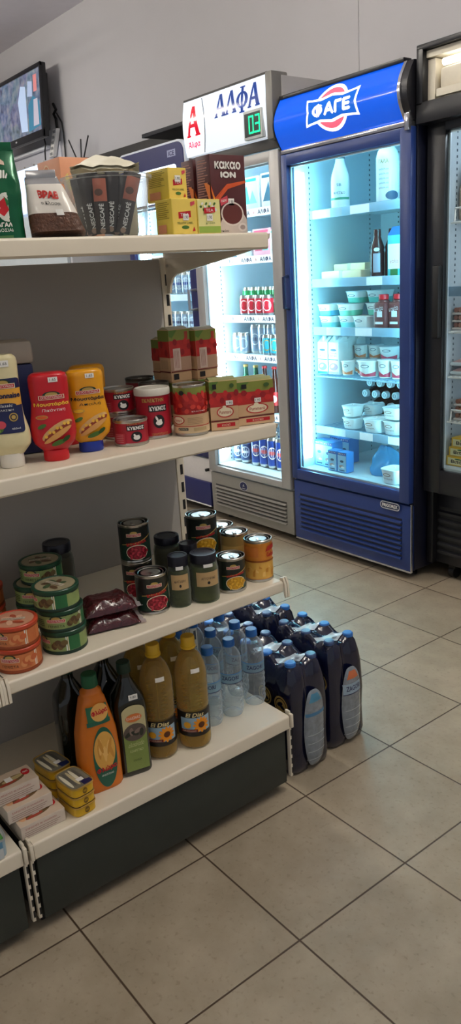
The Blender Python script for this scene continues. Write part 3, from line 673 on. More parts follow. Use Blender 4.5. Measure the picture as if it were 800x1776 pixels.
def gt_front(d, a, h):
    d.rect(-a*.95, h*.03, a*.95, h*.97, M((232, 224, 150), .45)); d.rect(-a*.95, h*.03, a*.95, h*.22, M((150, 178, 74), .45))
    for k in range(12): d.ell(-a*.7+a*1.4*((k*7) % 12)/12, h*(.78+.1*math.sin(k*2.1)), a*.11, h*.035, [LEAF, WHITE][k % 2], rot=k)
    d.poly([(-a*.48, h*.74), (a*.48, h*.78), (a*.48, h*.62), (-a*.48, h*.58)], RED); d.text('TEA', 0, h*.68, a*.66, h*.08, WHITE); d.text('green', 0, h*.3, a*.8, h*.06, LEAF)
l3, r3 = at_x(343.5, 380, x1).y, at_x(383, 380, x1).y
t = carton('tea_box', 'pale green and white tea box with leaf pattern right of the yellow tea box', 'box', x1, l3, r3, .06, ZT, at_x(360, 345.6, x1).z-ZT, YB2, gt_front); sticker(xface(.0312), 0, h_*.47, t, .015, .013)
x1 = -.30; l, r_ = at_x(105, 300, x1).y, at_x(172, 300, x1).y; h_ = at_x(105, 272, x1).z-ZT; dp = x1-at_y(66, 300, l).x
def pf(d, a, h):
    for k in range(5): d.ell(-a*.6+k*a*.3, h*(.72+.06*math.sin(k*2)), a*.24, h*.1, [M((240, 214, 130), .5), M((232, 170, 120), .5)][k % 2], rot=k)
    d.text('infusion', -a*.2, h*.45, a, h*.08, WHITE)
def ps(d, a, h):
    d.ell(-a*.2, h*.85, a*.3, h*.1, M((244, 210, 170), .5)); d.ell(-a*.2, h*.85, a*.24, h*.08, M((226, 150, 110), .5))
    for k in range(7): d.rect(-a*.8, h*(.68-k*.07), a*.3, h*(.69-k*.07), M((160, 90, 60), .5))
carton('tea_box', 'peach-orange infusion box at the back of the top shelf behind the coffee bags', 'box', x1, l, r_, dp, ZT, h_, M((232, 160, 120), .45), pf, ps)

def bag(name, label, cat, c, w, dp, h, mats, rz, tilt=0., art=None, seam=True, group=None, narrow=.06, shift=0.):
    # filled foil bag: block bottom that narrows to a flat seam
    t = thing(name, label, cat, c, rz, group); t.rotation_euler = (0, -tilt, rz)
    secs = []; ms = []; n = 40; lv = 26
    def xf(v, u):                                       # front surface
        f = v/h; dd = dp/2*(1-max(0, (f-.45)/.55)**1.6*(1-.04)); ww = w/2*(1-narrow*(max(0, f-.7)/.3 if narrow < .1 else f**1.3))
        return dd, ww
    for i in range(lv+1):
        f = i/lv; dd, ww = xf(f*h, 0); ring = []
        for j in range(n):
            a = 2*PI*j/n; ca, sa = math.cos(a), math.sin(a); e = .45
            x = dd*math.copysign(abs(ca)**e, ca); y = ww*math.copysign(abs(sa)**e, sa)
            k = mnoise.noise(Vector((x*18+c[0]*50, y*30, f*h*34)))*.0045*min(1, f*5)*(1 if f < .97 else .3)
            ring.append((x+k*(1 if ca > 0 else -1), y+k*.4+shift*f, f*h))
        secs.append(ring); ms.append(mats(f))
    b = MB(); b.loft(secs, ms[:-1]); b.build('foil_bag', t, 60)
    if art:
        def mp(u, v, o):
            dd, ww = xf(v, u); yy = min(.999, abs(u)/ww); x = dd*(1-yy**(1/.45))**.45
            k = mnoise.noise(Vector((x*18+c[0]*50, u*30, v*34)))*.0045*min(1, v/h*5)
            return (x+k+o+.0012, u+k*.4+shift*v/h, v)
        d = Decal(mp, .008, .008); art(d, w/2, h); d.build('printing', t)
    if seam:
        b = MB(); sw = w*.5*(1-narrow)*.94; b.box(-.002, .002, shift-sw, shift+sw, h-.003, h+.012, mats(1), .001); b.build('seam', t)
    return t
GFOIL = M((16, 92, 58), .22, .25, .1, 30, .3); BEI = M((206, 178, 158), .35, .1, .3, 120)
c = at_x(-1, 408, -.13)
hz = at_x(25, 262, -.13).z-ZT
def art_g(d, a, h):
    d.ell(a*.35, h*.36, a*.42, h*.16, M((214, 216, 206), .4)); d.poly([(a*.0, h*.4), (a*.3, h*.47), (a*.42, h*.33), (a*.2, h*.26), (a*.02, h*.3)], RED); d.poly([(a*.25, h*.48), (a*.45, h*.42), (a*.36, h*.36)], GREEN)
    d.text('ΛΟΥΜΙΔΗ', a*.1, h*.72, a*1.7, h*.085, WHITE, bold=.0008, skew=.15); d.text('120', -a*.1, h*.82, a*.3, h*.04, CREAM)
    d.text('ΠΑΠΑΓΑΛΟΣ', a*.12, h*.17, a*1.35, h*.045, WHITE, bold=.0005); d.text('ΠΑΡΑΔΟΣΙΑΚΟΣ', a*.12, h*.11, a*1.35, h*.036, WHITE); d.rect(-a*.9, h*.02, a*.9, h*.05, M((60, 110, 60), .4)); d.poly([(-a*.95, h*.98), (a*.05, h*.97), (a*.5, h*.86), (a*.5, h*.82), (-a*.95, h*.92)], BEI)
bag('coffee_bag', 'green foil coffee bag at the left edge of the top shelf', 'coffee bag', (c.x, c.y, ZT), .092, .058, hz, lambda f: GFOIL, -.30, 0, art_g)
WF = M((226, 220, 210), .28, .05, .05, 20); SF = M((176, 176, 178), .25, .7, .1); BEAN = M((84, 50, 30), .45, noise=.6, scale=160, bump=.8)
c = at_x(99, 408, -.082); hz = at_x(85, 312, -.10).z-ZT
def art_b(d, a, h):
    d.text('ΒΡΑΒΟ', .006, h*.62, a*.95, h*.13, M((190, 40, 30), .4), bold=.001, rot=-.12); d.text('ο Κλασσικός', .008, h*.46, a*.95, h*.075, INK, rot=-.12)
    d.rect(a*.1, h*.26, a*.45, h*.36, TAGW)
bag('coffee_bag', 'white coffee bag with brown bean pattern below, slumped between green bag and clear tub', 'coffee bag', (c.x, c.y+.004, ZT+.006), .098, .066, hz, lambda f: BEAN if f < .27 else (WF if f < .84 else SF), -.42, .16, art_b, narrow=.42, shift=-.020)

# clear tub of coffee sticks
c = at_x(189, 360, -.165); tub = thing('plastic_tub', 'clear round plastic tub holding dark coffee sticks on the top shelf', 'tub', (c.x, c.y, ZT))
rt = 73*mpp((c.x, c.y, 1.5)); th = at_x(190, 299, -.10).z-ZT; rb = rt*.86
CLT = clear((236, 240, 242), (225, 230, 234), .08, .85, 1.8)
b = MB(); b.lathe([(rb*.6, .002), (rb*.97, .0015), (rb, .004), (rt, th-.006)], CLT, 48, cap1=False); b.build('tub_wall', tub)
b = MB(); b.lathe([(rt, th-.008), (rt+.006, th-.007), (rt+.007, th-.001), (rt+.004, th), (rt, th-.001)], CLT, 48, cap0=False, cap1=False); b.build('rim', tub)
FC = math.atan2(CAM.y-c.y, CAM.x-c.x); nx, ny = math.cos(FC), math.sin(FC)
SKB = M((30, 20, 20), .3, .1, .1); 
for i, (ub, ut, dd, cop, dz) in enumerate(((-.042, -.058, .40, 0, .0), (-.032, -.044, .54, 0, .004), (-.016, -.014, .66, 1, .002), (.000, .012, .54, 0, .006), (.010, .036, .42, 0, .0), (.022, .056, .64, 1, .002), (-.004, -.03, .20, 0, .008), (.014, .05, .06, 0, .008))):
    h = th*.93; L_ = math.hypot(ut-ub, h); ang = math.atan2(ut-ub, h); d0 = rb*dd
    pos = (c.x+nx*d0-ny*ub, c.y+ny*d0+nx*ub, ZT+.007+dz)
    lab = ['leftmost coffee stick leaning left in the clear tub', 'second coffee stick from the left in the clear tub', 'upright coffee stick with copper top at the middle of the clear tub', 'plain dark coffee stick right of the copper-topped upright one', 'plain dark coffee stick beside the large leaning copper one', 'wide right-leaning coffee stick with copper top and white lettering', 'coffee stick behind the upright copper one in the tub', 'coffee stick behind the right-leaning copper one in the tub'][i]
    t = thing('coffee_stick', lab, 'coffee stick', pos, 0, 'coffee sticks in the tub')
    t.rotation_euler = (Matrix.Rotation(FC, 3, 'Z') @ Matrix.Rotation(-ang, 3, 'X')).to_euler()
    ww = .0135
    b = MB(); b.grid(lambda u, v: ((.004*math.sin(PI*u)*min(1, 6*v, 6*(1-v))), (u-.5)*2*ww, v*L_), 6, 10, SKB); b.grid(lambda u, v: (-(.004*math.sin(PI*u)*min(1, 6*v, 6*(1-v))), (u-.5)*2*ww, v*L_), 6, 10, SKB); b.build('sachet', t)
    d = Decal(lambda u, v, o: (.004*math.sin(PI*(u/ww/2+.5))*min(1, 6*v/L_, 6*(1-v/L_))+o, u, v), .005, .01)
    if cop: d.rect(-ww*.95, L_*.55, ww*.95, L_*.93, COPP); d.ell(-ww*.2, L_*.7, ww*.6, L_*.06, BROWN)
    d.text('NESCAFÉ', 0, L_*.3, L_*.42, ww*.75, WHITE, rot=PI/2, bold=.0003); d.ell(0, L_*.05, ww*.4, ww*.4, M((170, 140, 120), .5)); d.build('printing', t)
PAPER = M((214, 208, 186), .6, noise=.08, bump=.2, scale=25)
def crumple(name, label, cat, c, pts, mat, lift, rz, amp=.004, thick=.006):      # creased sheet over an outline
    t = thing(name, label, cat, c, rz); n = 18
    def top(u, v):
        x, y = pts(u, v); return (x, y, lift(u, v)+amp*mnoise.noise(Vector((u*5, v*5, c[0]*9)))+amp*abs(math.sin(7*u+4*v)))
    b = MB(); b.grid(top, n, n, mat); b.grid(lambda u, v: tuple(Vector(top(u, v))-Vector((0, 0, thick))), n, n, mat); b.build('sheet', t, 20); return t
crumple('paper_bag', 'crumpled cream paper bag lying across the top of the clear tub', 'bag', (c.x-.01, c.y+.005, ZT+th+.010), lambda u, v: ((v-.5)*.10, (u-.5)*.135), PAPER, lambda u, v: .024*math.sin(PI*u)*math.sin(PI*v)+.003, FC, .006)
t = thing('sachet_pack', 'pack of cream sachets standing inside the tub right of the coffee sticks', 'sachets', (c.x-nx*rb*.34-ny*rb*.40, c.y-ny*rb*.34+nx*rb*.40, ZT+.006), FC)
b = MB(); b.box(-.02, .02, -.028, .028, 0, th*.9, M((226, 214, 178), .5, noise=.1), .008); b.build('wrap', t)

# ================================================================== SECOND SHELF
def squeeze(name, label, cat, pxc, pyb, pyt, wpx, body, cap, art, group='squeeze bottles of sauce', rz=0, shape=None):
    P = at_z(pxc, pyb, Z2); R = rad(wpx, P); c = away(P, R*.55); H = zat(c.x, c.y, pyt)-Z2
    t = thing(name, label, cat, (c.x, c.y, Z2), rz, group)
    ch = H*.125
    K = shape or [(0, .56), (.03, .66), (.10, .90), (.2, 1.0), (.32, 1.0), (.48, .9), (.62, .83), (.8, .86), (.93, .86), (.975, .8), (1., .66)]
    fz = [k[0] for k in K]; fr = [k[1] for k in K]; z0 = ch*.95
    def sect(v): return R*float(np.interp((v-z0)/(H-z0), fz, fr))
    b = MB(); secs = []
    for i in range(41):
        z = z0+(H-z0)*(1-math.cos(PI*i/40))/2; r = sect(z)
        secs.append([(r*.62*math.copysign(abs(math.cos(a))**.8, math.cos(a)), r*math.copysign(abs(math.sin(a))**.8, math.sin(a)), z) for a in [2*PI*j/40 for j in range(40)]])
    b.loft(secs, body); b.build('bottle', t, 50)
    b = MB(); rc = R*.56
    b.lathe([(rc*.96, 0), (rc*1.02, .002), (rc*1.02, ch*.6), (rc*.98, ch), (rc*.9, ch)], cap, 36, sx=.8); b.build('cap', t)
    def mp(u, v, o):
        r = sect(v); y = min(.98, abs(u)/r); return (r*.62*(1-y**2.5)**.4+o+.0006, u, v)
    d = Decal(mp, .004, .004); art(d, R, H, ch); d.build('label', t)
    d = Decal(mp, .006, .006); d.rect(-.002, H*.9, .016, H*.955, TAGW); d.text('1.65', .007, H*.928, .012, .005, INK); d.build('price_sticker', t)
    return t
def art_mayo(d, R, H, ch):
    y0, y1 = H*.32, H*.80; w = R*.76
    d.rrect(-w, y0, w, y1, .006, NAVY); d.rect(-w, H*.56, w, H*.71, M((226, 164, 60), .45)); ribbon(d, 0, H*.735, R*1.1, H*.045)
    d.text('Mayonnaise', 0, H*.645, R*1.42, H*.058, M((24, 28, 70), .4), bold=.0006); d.ell(0, H*.565, R*.5, H*.022, NAVY); d.text('classic', 0, H*.565, R*.66, H*.026, WHITE, skew=.3); d.text('ΚΛΑΣΙΚΗ', 0, H*.525, R*.7, H*.016, WHITE)
    d.ell(-R*.45, H*.38, R*.26, H*.05, LEAF); d.ell(-R*.3, H*.4, R*.22, H*.035, PINKRED); d.ell(-R*.55, H*.35, R*.18, H*.025, M((150, 180, 70), .5)); d.ring(R*.3, H*.46, R*.2, R*.15, GOLD); d.ell(R*.3, H*.46, R*.1, R*.1, GOLD); d.text('450ml', R*.35, H*.36, R*.4, H*.016, WHITE)
def art_hot(name, sub, sc):
    def f(d, R, H, ch):
        ribbon(d, R*.02, H*.735, R*1.12, H*.05); d.text(name, 0, H*.655, R*1.5, H*.045, sc[0], bold=.0004); d.text(sub, R*.05, H*.59, R*1.0, H*.04, sc[1], skew=.2)
        d.ell(R*.1, H*.36, R*.78, H*.07, TAN, rot=.5); d.ell(R*.14, H*.345, R*.75, H*.042, M((150, 56, 34), .4), rot=.5); d.ell(R*.1, H*.31, R*.72, H*.032, M((220, 160, 90), .5), rot=.5)
        for k in range(7): d.ell(-R*.42+k*R*.17, H*(.30+.022*k)+.004*(k % 2), R*.07, R*.07, M((240, 190, 70), .4))
        d.ell(-R*.55, H*.42, R*.2, H*.022, LEAF, rot=.4); d.ell(R*.1, H*.22, R*.34, H*.03, LEAF, rot=.3); d.ell(R*.45, H*.26, R*.2, H*.025, M((40, 80, 30), .5), rot=.6); d.ell(-R*.5, H*.52, R*.26, H*.024, GOLD); d.ell(-R*.5, H*.52, R*.22, H*.018, sc[2])
    return f
squeeze('sauce_bottle', 'pale cream mayonnaise squeeze bottle with a navy label and white cap', 'sauce bottle', 24, 813, 616, 74, M((226, 214, 168), .3), M((232, 226, 214), .35), art_mayo, rz=-.35, shape=[(0, .6), (.03, .72), (.09, .96), (.16, 1.0), (.24, .97), (.4, .8), (.55, .76), (.8, .78), (.92, .8), (.97, .76), (1., .62)])
RB = M((196, 24, 36), .28); YBt = M((232, 160, 20), .28)
squeeze('sauce_bottle', 'red squeeze bottle of hot mustard with a red cap', 'sauce bottle', 100, 801, 646, 78, RB, M((206, 24, 34), .3), art_hot('Μουστάρδα', 'Πικάντικη', (M((240, 200, 60), .4), WHITE, M((220, 90, 30), .4))), rz=-.32)
squeeze('sauce_bottle', 'yellow squeeze bottle of mild mustard with a blue cap', 'sauce bottle', 160, 785, 640, 75, YBt, M((20, 50, 150), .3), art_hot('Μουστάρδα', 'Απαλή', (INK, INK, YELLOW)), rz=-.30)
squeeze('sauce_bottle', 'second red squeeze bottle mostly hidden behind the red mustard bottle', 'sauce bottle', 83, 781, 652, 74, RB, M((206, 24, 34), .3), art_hot('Μουστάρδα', 'Πικάντικη', (M((240, 200, 60), .4), WHITE, M((220, 90, 30), .4))), rz=-.32)
squeeze('sauce_bottle', 'second yellow squeeze bottle with blue cap behind the yellow mustard bottle', 'sauce bottle', 142, 768, 640, 74, YBt, M((20, 50, 150), .3), art_hot('Μουστάρδα', 'Απαλή', (INK, INK, YELLOW)), rz=-.30)
c = at_x(8, 640, -.24)
t = thing('food_tub', 'blue tub with a beige lid behind the mayonnaise bottle', 'tub', (c.x, c.y, Z2), -.3)
hh = zat(c.x, c.y, 592)-Z2; b = MB(); b.box(-.04, .04, -.052, .052, 0, hh*.80, NAVY, .006); b.build('tub', t); b = MB(); b.box(-.043, .043, -.055, .055, hh*.80, hh, M((170, 160, 146), .4), .008); b.build('lid', t)

def art_kyk(big):
    def f(d, r, h):
        if big: d.text('ΕΚΛΕΚΤΗΝ', 0, h*.80, r*1.3, h*.07, GOLD, bold=.0003)
        else: d.text('ΕΚΛΕΚΤΗ', r*.2, h*.86, r*.8, h*.06, GOLD)
        u = r*.28; d.rect(u-r*.56, h*(.56 if big else .60), u+r*.56, h*(.70 if big else .80), INK); d.text('ΚΥΚΝΟΣ', u, h*(.63 if big else .70), r*.98, h*(.085 if big else .12), WHITE, bold=.0004)
        d.ell(u, h*.36, r*.34, h*(.14 if big else .2), INK); d.ell(u, h*.33, r*.2, h*(.05 if big else .09), WHITE); d.ell(u-r*.12, h*.42, r*.06, h*.06, WHITE, rot=.4); d.ell(u+r*.06, h*.37, r*.12, h*.03, WHITE, rot=.7)
        d.rect(-r*1.1, h*.1, -r*.4, h*.5, M((186, 44, 60), .4))
        for k in range(5): d.rect(-r*1.05, h*(.45-k*.07), -r*.5, h*(.465-k*.07), M((222, 150, 150), .4))
        d.text('ΤΟΜΑΤΟΠΟΛΤΟΣ', u, h*.1, r*1.0, h*.05, GOLD)
    return f
c = front(230, 775, Z2, .037); r1 = rad(60, c); h1 = zat(c.x, c.y, 725)-Z2
food_can('food_can', 'low red tomato paste can in front, right of the yellow mustard bottle', 'can', r1, h1, CRIMSON, art_kyk(0), (c.x, c.y, Z2), 0, 'red tomato paste cans')
c2 = at_z(211, 672, Z2+2*h1)
food_can('food_can', 'low red tomato paste can on the shelf under the stacked one', 'can', r1, h1, CRIMSON, art_kyk(0), (c2.x, c2.y, Z2), 0, 'red tomato paste cans')
food_can('food_can', 'low red tomato paste can stacked on another, just behind the yellow bottle', 'can', r1, h1, CRIMSON, art_kyk(0), (c2.x, c2.y, Z2+h1), 0, 'red tomato paste cans')
c = front(275, 765, Z2, .037); r2 = rad(60, c); h2 = zat(c.x, c.y, 676)-Z2
t = food_can('food_can', 'tall red tomato paste can with a white plastic lid', 'can', r2, h2, CRIMSON, art_kyk(1), (c.x, c.y, Z2), -.05, 'red tomato paste cans', plastic=M((214, 210, 198), .4))
SALM = M((206, 140, 100), .45); TOMR = M((186, 40, 36), .4); OLV = M((132, 140, 60), .45); SAND = M((206, 170, 130), .5)
def art_tom(d, r, h):
    w = r*1.5
    d.rect(-w, h*.74, w, h*.95, OLV); d.rect(-w, h*.42, w, h*.76, TOMR)
    for k in range(11): d.ell(-w+k*w/5.2, h*(.74+.025*(k % 3)), r*.15, h*.09, [M((206, 54, 44), .35), M((170, 30, 30), .35)][k % 2], rot=.5)
    for k in range(16): d.ell(-w*.95+k*w/8.2, h*(.55+.06*math.sin(k*1.9)), r*.13, h*.05, [M((214, 66, 50), .35), M((160, 28, 30), .35)][k % 2], rot=k)
    d.rect(-w, h*.2, w, h*.43, SAND); d.rect(-w, h*.19, w, h*.205, TOMR); d.ell(-r*.9, h*.32, r*.42, h*.085, TOMR); d.ell(-r*.9, h*.32, r*.36, h*.068, CREAM); d.text('Pummarò', -r*.9, h*.32, r*.5, h*.06, RED)
    d.rect(-w, h*.06, w, h*.19, M((214, 190, 150), .5)); d.rect(-r*.9, h*.12, -r*.3, h*.17, INK); d.text('ΚΟΜΜΑΤΙΑ', -r*.6, h*.145, r*.5, h*.03, CREAM); d.rect(0, h*.1, r*.8, h*.17, M((190, 164, 120), .5)); d.text('Κλασσική', r*.35, h*.49, r*.8, h*.03, WHITE)
    for k in range(5): d.rect(-r*.3, h*(.36-k*.028), r*.55, h*(.366-k*.028), M((140, 110, 80), .5))
    d.ell(-r*.55, h*.86, r*.14, h*.045, INK)
c = front(334, 757, Z2, .037); r3 = rad(57, c); h3 = zat(c.x, c.y, 665)-Z2
t = food_can('food_can', 'can of chopped tomatoes with green and sand label right of the tall red can', 'can', r3, h3, SAND, art_tom, (c.x, c.y, Z2), 0, None, lid=GOLDLID)
def ca_front(d, a, h):
    d.rect(-a, h*.74, a, h*.99, OLV); d.poly([(-a, h*.99), (-a*.3, h*.99), (-a*.8, h*.8), (-a, h*.84)], M((92, 126, 50), .45)); d.rect(-a, h*.47, a, h*.76, TOMR)
    for k in range(8): d.ell(-a*.9+k*a*.26, h*(.60+.07*((k*5) % 3)), a*.17, h*.065, [M((198, 44, 40), .3), M((150, 22, 28), .3)][k % 2])
    d.rect(-a, h*.22, a, h*.48, SAND); d.rect(-a, h*.18, a, h*.205, M((110, 24, 24), .4)); d.ell(a*.05, h*.37, a*.62, h*.115, TOMR); d.ell(a*.05, h*.37, a*.54, h*.092, CREAM); d.ell(0, h*.47, a*.14, h*.03, CREAM); d.text('Pummarò', a*.05, h*.37, a*.86, h*.075, M((160, 24, 30), .4))
    d.rect(-a, .001, a, h*.18, M((210, 176, 136), .5)); d.rect(-a*.6, h*.07, a*.72, h*.15, RED); d.text('ΚΛΑΣΙΚΟ', a*.06, h*.11, a*.6, h*.04, CREAM); d.rect(-a*.78, h*.84, -a*.5, h*.94, INK); d.ell(a*.6, h*.89, a*.16, h*.045, M((60, 90, 40), .5))
def ca_side(d, a, h):
    d.rect(-a, h*.76, a, h*.99, M((116, 132, 54), .45)); d.rect(-a, h*.47, a, h*.78, TOMR)
    for k in range(5): d.ell(-a*.8+k*a*.4, h*(.56+.08*((k*2) % 3)), a*.26, h*.07, [M((190, 44, 40), .3), M((150, 22, 28), .3)][k % 2])
    d.rect(-a, h*.18, a, h*.205, M((110, 24, 24), .4)); d.rect(-a*.6, h*.25, a*.6, h*.42, M((190, 156, 120), .5))
def passata(label, x1, pl, pr, pyt, psl, z0=Z2, py=700, two=False, dep=None, h=None, rz=0.):
    l, r_ = at_x(pl, py, x1).y, at_x(pr, py, x1).y; dp = dep or x1-at_y(psl, py, l).x
    h = h or at_x((pl+pr)/2, pyt, x1).z-z0
    mid = at_x((pl+pr)/2, py, x1); hw = (r_-l)/2*(.84 if rz else 1)
    t = carton('tomato_carton', label, 'carton', x1, mid.y-hw, mid.y+hw, dp, z0, h, SAND, ca_front, ca_side, None, 'tomato cartons')
    if rz: t.location = (mid.x-dp/2*math.cos(rz), mid.y-dp/2*math.sin(rz), z0); t.rotation_euler = (0, 0, rz)
    b = MB(); FO = M((150, 152, 96), .4)
    for k in range(2 if two else 1):                     # folded tetra top
        x0_ = -dp/2+k*dp/2*(1 if two else 0); x1_ = x0_+(dp/2 if two else dp)
        b.cut(); b.prism([(x0_+.001, h), (x1_-.001, h), ((x0_+x1_)/2+.003, h+.006), ((x0_+x1_)/2-.003, h+.006)], 1, -hw+.002, hw-.002, FO)
    b.build_each('folded_top', t)
    return t, dp, h
t, dp, h_ = passata('tomato carton between the tomato can and the wide carton', -.056, 365, 412, 660, 361, dep=.045, rz=-.42); sticker(xface(dp/2+.002), .012, h_*.55, t)
t, dp, h_ = passata('wide tomato carton at the right end of the second shelf', -.050, 413, 475, 660, 411, two=True, dep=.062, rz=-.30); sticker(xface(dp/2+.002), .004, h_*.56, t)
# upright cartons and what they stand on behind
def strip(d, a, h):
    d.rect(-a, h*.78, a, h*.99, OLV); d.poly([(-a, h*.99), (-a*.2, h*.99), (-a*.7, h*.84), (-a, h*.88)], M((92, 126, 50), .45)); d.rect(-a, h*.46, a, h*.79, TOMR); d.rect(a*.5, h*.8, a*.8, h*.95, M((170, 60, 40), .4))
    for k in range(6): d.ell(-a*.8+k*a*.33, h*(.56+.1*((k*2) % 3)), a*.2, h*.06, [M((198, 44, 40), .3), M((150, 22, 28), .3)][k % 2])
    d.rect(-a, h*.2, a, h*.47, M((176, 140, 116), .5)); d.rect(-a, h*.185, a, h*.205, M((110, 24, 24), .4)); d.rect(-a*.8, h*.04, -a*.3, h*.15, INK); d.rect(-a*.72, h*.22, -a*.02, h*.64, M((214, 190, 176), .5))
    for k in range(4): d.rect(-a*.6+k*a*.12, h*.26, -a*.57+k*a*.12, h*.6, M((150, 70, 60), .5))
BKH = .098
for x1, pl, pr, pyt, psl, lab, lab2 in ((-.20, 341, 377, 571, 337, 'upright tomato carton at the right of the back row, standing on another', 'tomato carton in the back row under the rightmost upright carton'),
                                       (-.21, 295, 331, 571, 292, 'upright tomato carton left of the rightmost upright one at the back', 'tomato carton in the back row behind the chopped tomato can'),
                                       (-.26, 282, 306, 588, 279, 'shadowed upright tomato carton furthest left at the back', 'tomato carton in the back row behind the white-lidded can')):
    l, r_ = at_x(pl, 620, x1).y, at_x(pr, 620, x1).y; dp = .045
    carton('tomato_carton', lab2, 'carton', x1, l, r_, dp, Z2, BKH, SAND, ca_front, ca_side, None, 'tomato cartons')
    h = at_x((pl+pr)/2, pyt, x1).z-Z2-BKH-.001
    t = carton('tomato_carton', lab, 'carton', x1, l, r_, dp, Z2+BKH+.001, h, SAND, strip, ca_side, None, 'tomato cartons')
    b = MB(); hw = (r_-l)/2; b.prism([(-dp/2+.001, h), (dp/2-.001, h), (.004, h+.006), (-.004, h+.006)], 1, -hw+.002, hw-.002, M((176, 170, 140), .4)); b.build('folded_top', t)
for px_, py_, lab in ((250, 655, 'can with dark lid behind the stacked red cans'), (284, 660, 'can with grey lid behind the white-lidded red can')):
    c = at_z(px_, py_, Z2+.104); food_can('food_can', lab, 'can', .036, .104, M((110, 108, 104), .4), lambda d, r, h: d.rect(-r*1.4, h*.1, r*1.4, h*.9, M((128, 40, 50), .4)), (c.x, c.y, Z2), 0, None, lid=M((90, 88, 84), .4, .8), rim=M((100, 98, 92), .35, .9))

# ================================================================== THIRD SHELF
def tin(label, r, h, main, pic, c, z, rz, group, plastic, beans, dark):
    t = thing('food_tin', label, 'tin', (c[0], c[1], z), rz, group); q = r*.975
    b = MB(); b.lathe([(r*.93, .0008), (r*.985, 0), (r, .002), (r, .005), (q, .007), (q, h-.008), (r*.99, h-.006), (r*.99, h-.003)], [dark, dark, dark, dark, main, dark, dark], 44); b.build('tin_body', t)
    d = Decal(cylmap(q, F), .006)
    d.rect(-r*1.5, h*.2, r*1.5, h*.84, main); d.rect(r*.72, h*.18, r*1.25, h*.86, pic[2]); d.rect(r*.6, h*.17, r*.645, h*.86, WHITE); d.rect(r*.68, h*.17, r*.72, h*.86, CREAM)
    ribbon(d, -r*.5, h*.62, r*.8, h*.2); d.text('ΓΕΜΙΣΤΑ', -r*.5, h*.34, r*.7, h*.12, INK)
    for k in range(6): d.ell(r*(.08+.09*k), h*(.42+.09*(k % 3)), r*.13, h*.16, [pic[0], pic[1]][k % 2], rot=k)
    for k in range(4): d.rect(-r*1.4, h*(.66-k*.1), -r*1.0, h*(.69-k*.1), dark)
    d.build('label', t)
    b = MB(); b.lathe([(r*.985, h-.003), (r*1.015, h-.003), (r*1.02, h+.003), (r*.99, h+.0045), (r*.90, h+.0045), (r*.88, h+.003), (r*.3, h+.003)], plastic, 44); l = b.build('lid', t)
    d = Decal(discmap(h+.003, F)); d.ell(0, 0, r*.86, r*.86, beans[0], n=36)
    for k in range(7): d.ell(r*.5*math.cos(k*.9)*(.4+.08*k), r*.5*math.sin(k*.9)*(.4+.08*k), r*.26, r*.13, [beans[1], beans[2]][k % 2], rot=k)
    d.rect(-r*.5, -r*.1, r*.5, r*.12, M((200, 190, 170), .4)); d.text('ΟΜΟΣΠΟΝΔΙΑ', 0, 0, r*.85, r*.12, dark); d.build('lid_print', l)
    return t
OT = M((214, 126, 74), .45); OP = M((196, 70, 40), .38); OD = M((150, 70, 34), .4, .3)
GT = M((140, 160, 96), .45); GP = M((22, 70, 48), .35); GD = M((30, 56, 44), .4, .3)
opic = (M((226, 150, 96), .45), M((206, 104, 60), .45), M((200, 110, 60), .45)); gpic = (M((86, 62, 36), .5), M((110, 90, 50), .5), M((40, 106, 60), .45))
ob = (M((206, 150, 120), .4), M((180, 80, 50), .4), M((226, 180, 150), .4)); gb = (M((160, 150, 120), .4), M((90, 64, 40), .4), M((60, 84, 50), .4))
c = front(37, 1168, Z3, .045); r_ = rad(80, c); ht = (zat(c.x, c.y, 1077)-Z3)/2
ttz = 2
tin('orange tin at the bottom of the front stack beside the shelf end', r_, ht-.0005, OT, opic, c, Z3, .25, 'orange tins', OP, ob, OD)
tin('orange tin with red lid on top of the front orange stack', r_, ht-.0045, OT, opic, c, Z3+ht+.0045, -.1, 'orange tins', OP, ob, OD)
cb = at_z(-9, 1016, Z3+2*ht)
tin('orange tin under the one cut off at the left edge', r_, ht-.0005, OT, opic, cb, Z3, .3, 'orange tins', OP, ob, OD)
tin('orange tin on the back stack, cut off by the left edge', r_, ht-.0045, OT, opic, cb, Z3+ht+.0045, .1, 'orange tins', OP, ob, OD)
c = front(116, 1134, Z3, .043); rg = rad(78, c); ca = at_x(102, 1014, c.x); hg = (zat(c.x, c.y, 1014)-Z3)/3
for k, (lab, rz, dy) in enumerate((('green tin at the bottom of the front green stack of three', -.5, 0), ('green tin in the middle of the front green stack of three', .35, -.002), ('green tin on top of the front green stack of three', -.75, -.006))):
    tin(lab, rg, hg-(.0005 if k == 0 else .0045), GT, gpic, (c.x, c.y+dy), Z3+k*hg+(.0045 if k else 0), rz, 'green tins', GP, gb, GD)
cb = at_z(60, 1003, Z3+2*hg+.01); cb = Vector((min(cb.x, c.x-2*rg*.92), cb.y, 0))
for k, (lab, rz, dy) in enumerate((('green tin at the bottom of the back stack behind the front green stack', -.2, 0), ('green tin in the middle of the back stack, peeking out left of the front stack', .3, 0), ('highest green tin of all, on the back stack', .1, .018))):
    tin(lab, rg, hg-(.0005 if k == 0 else .0045), GT, gpic, (cb.x, cb.y+dy), Z3+k*hg+(.0045 if k else 0), rz, 'green tins', GP, gb, GD)
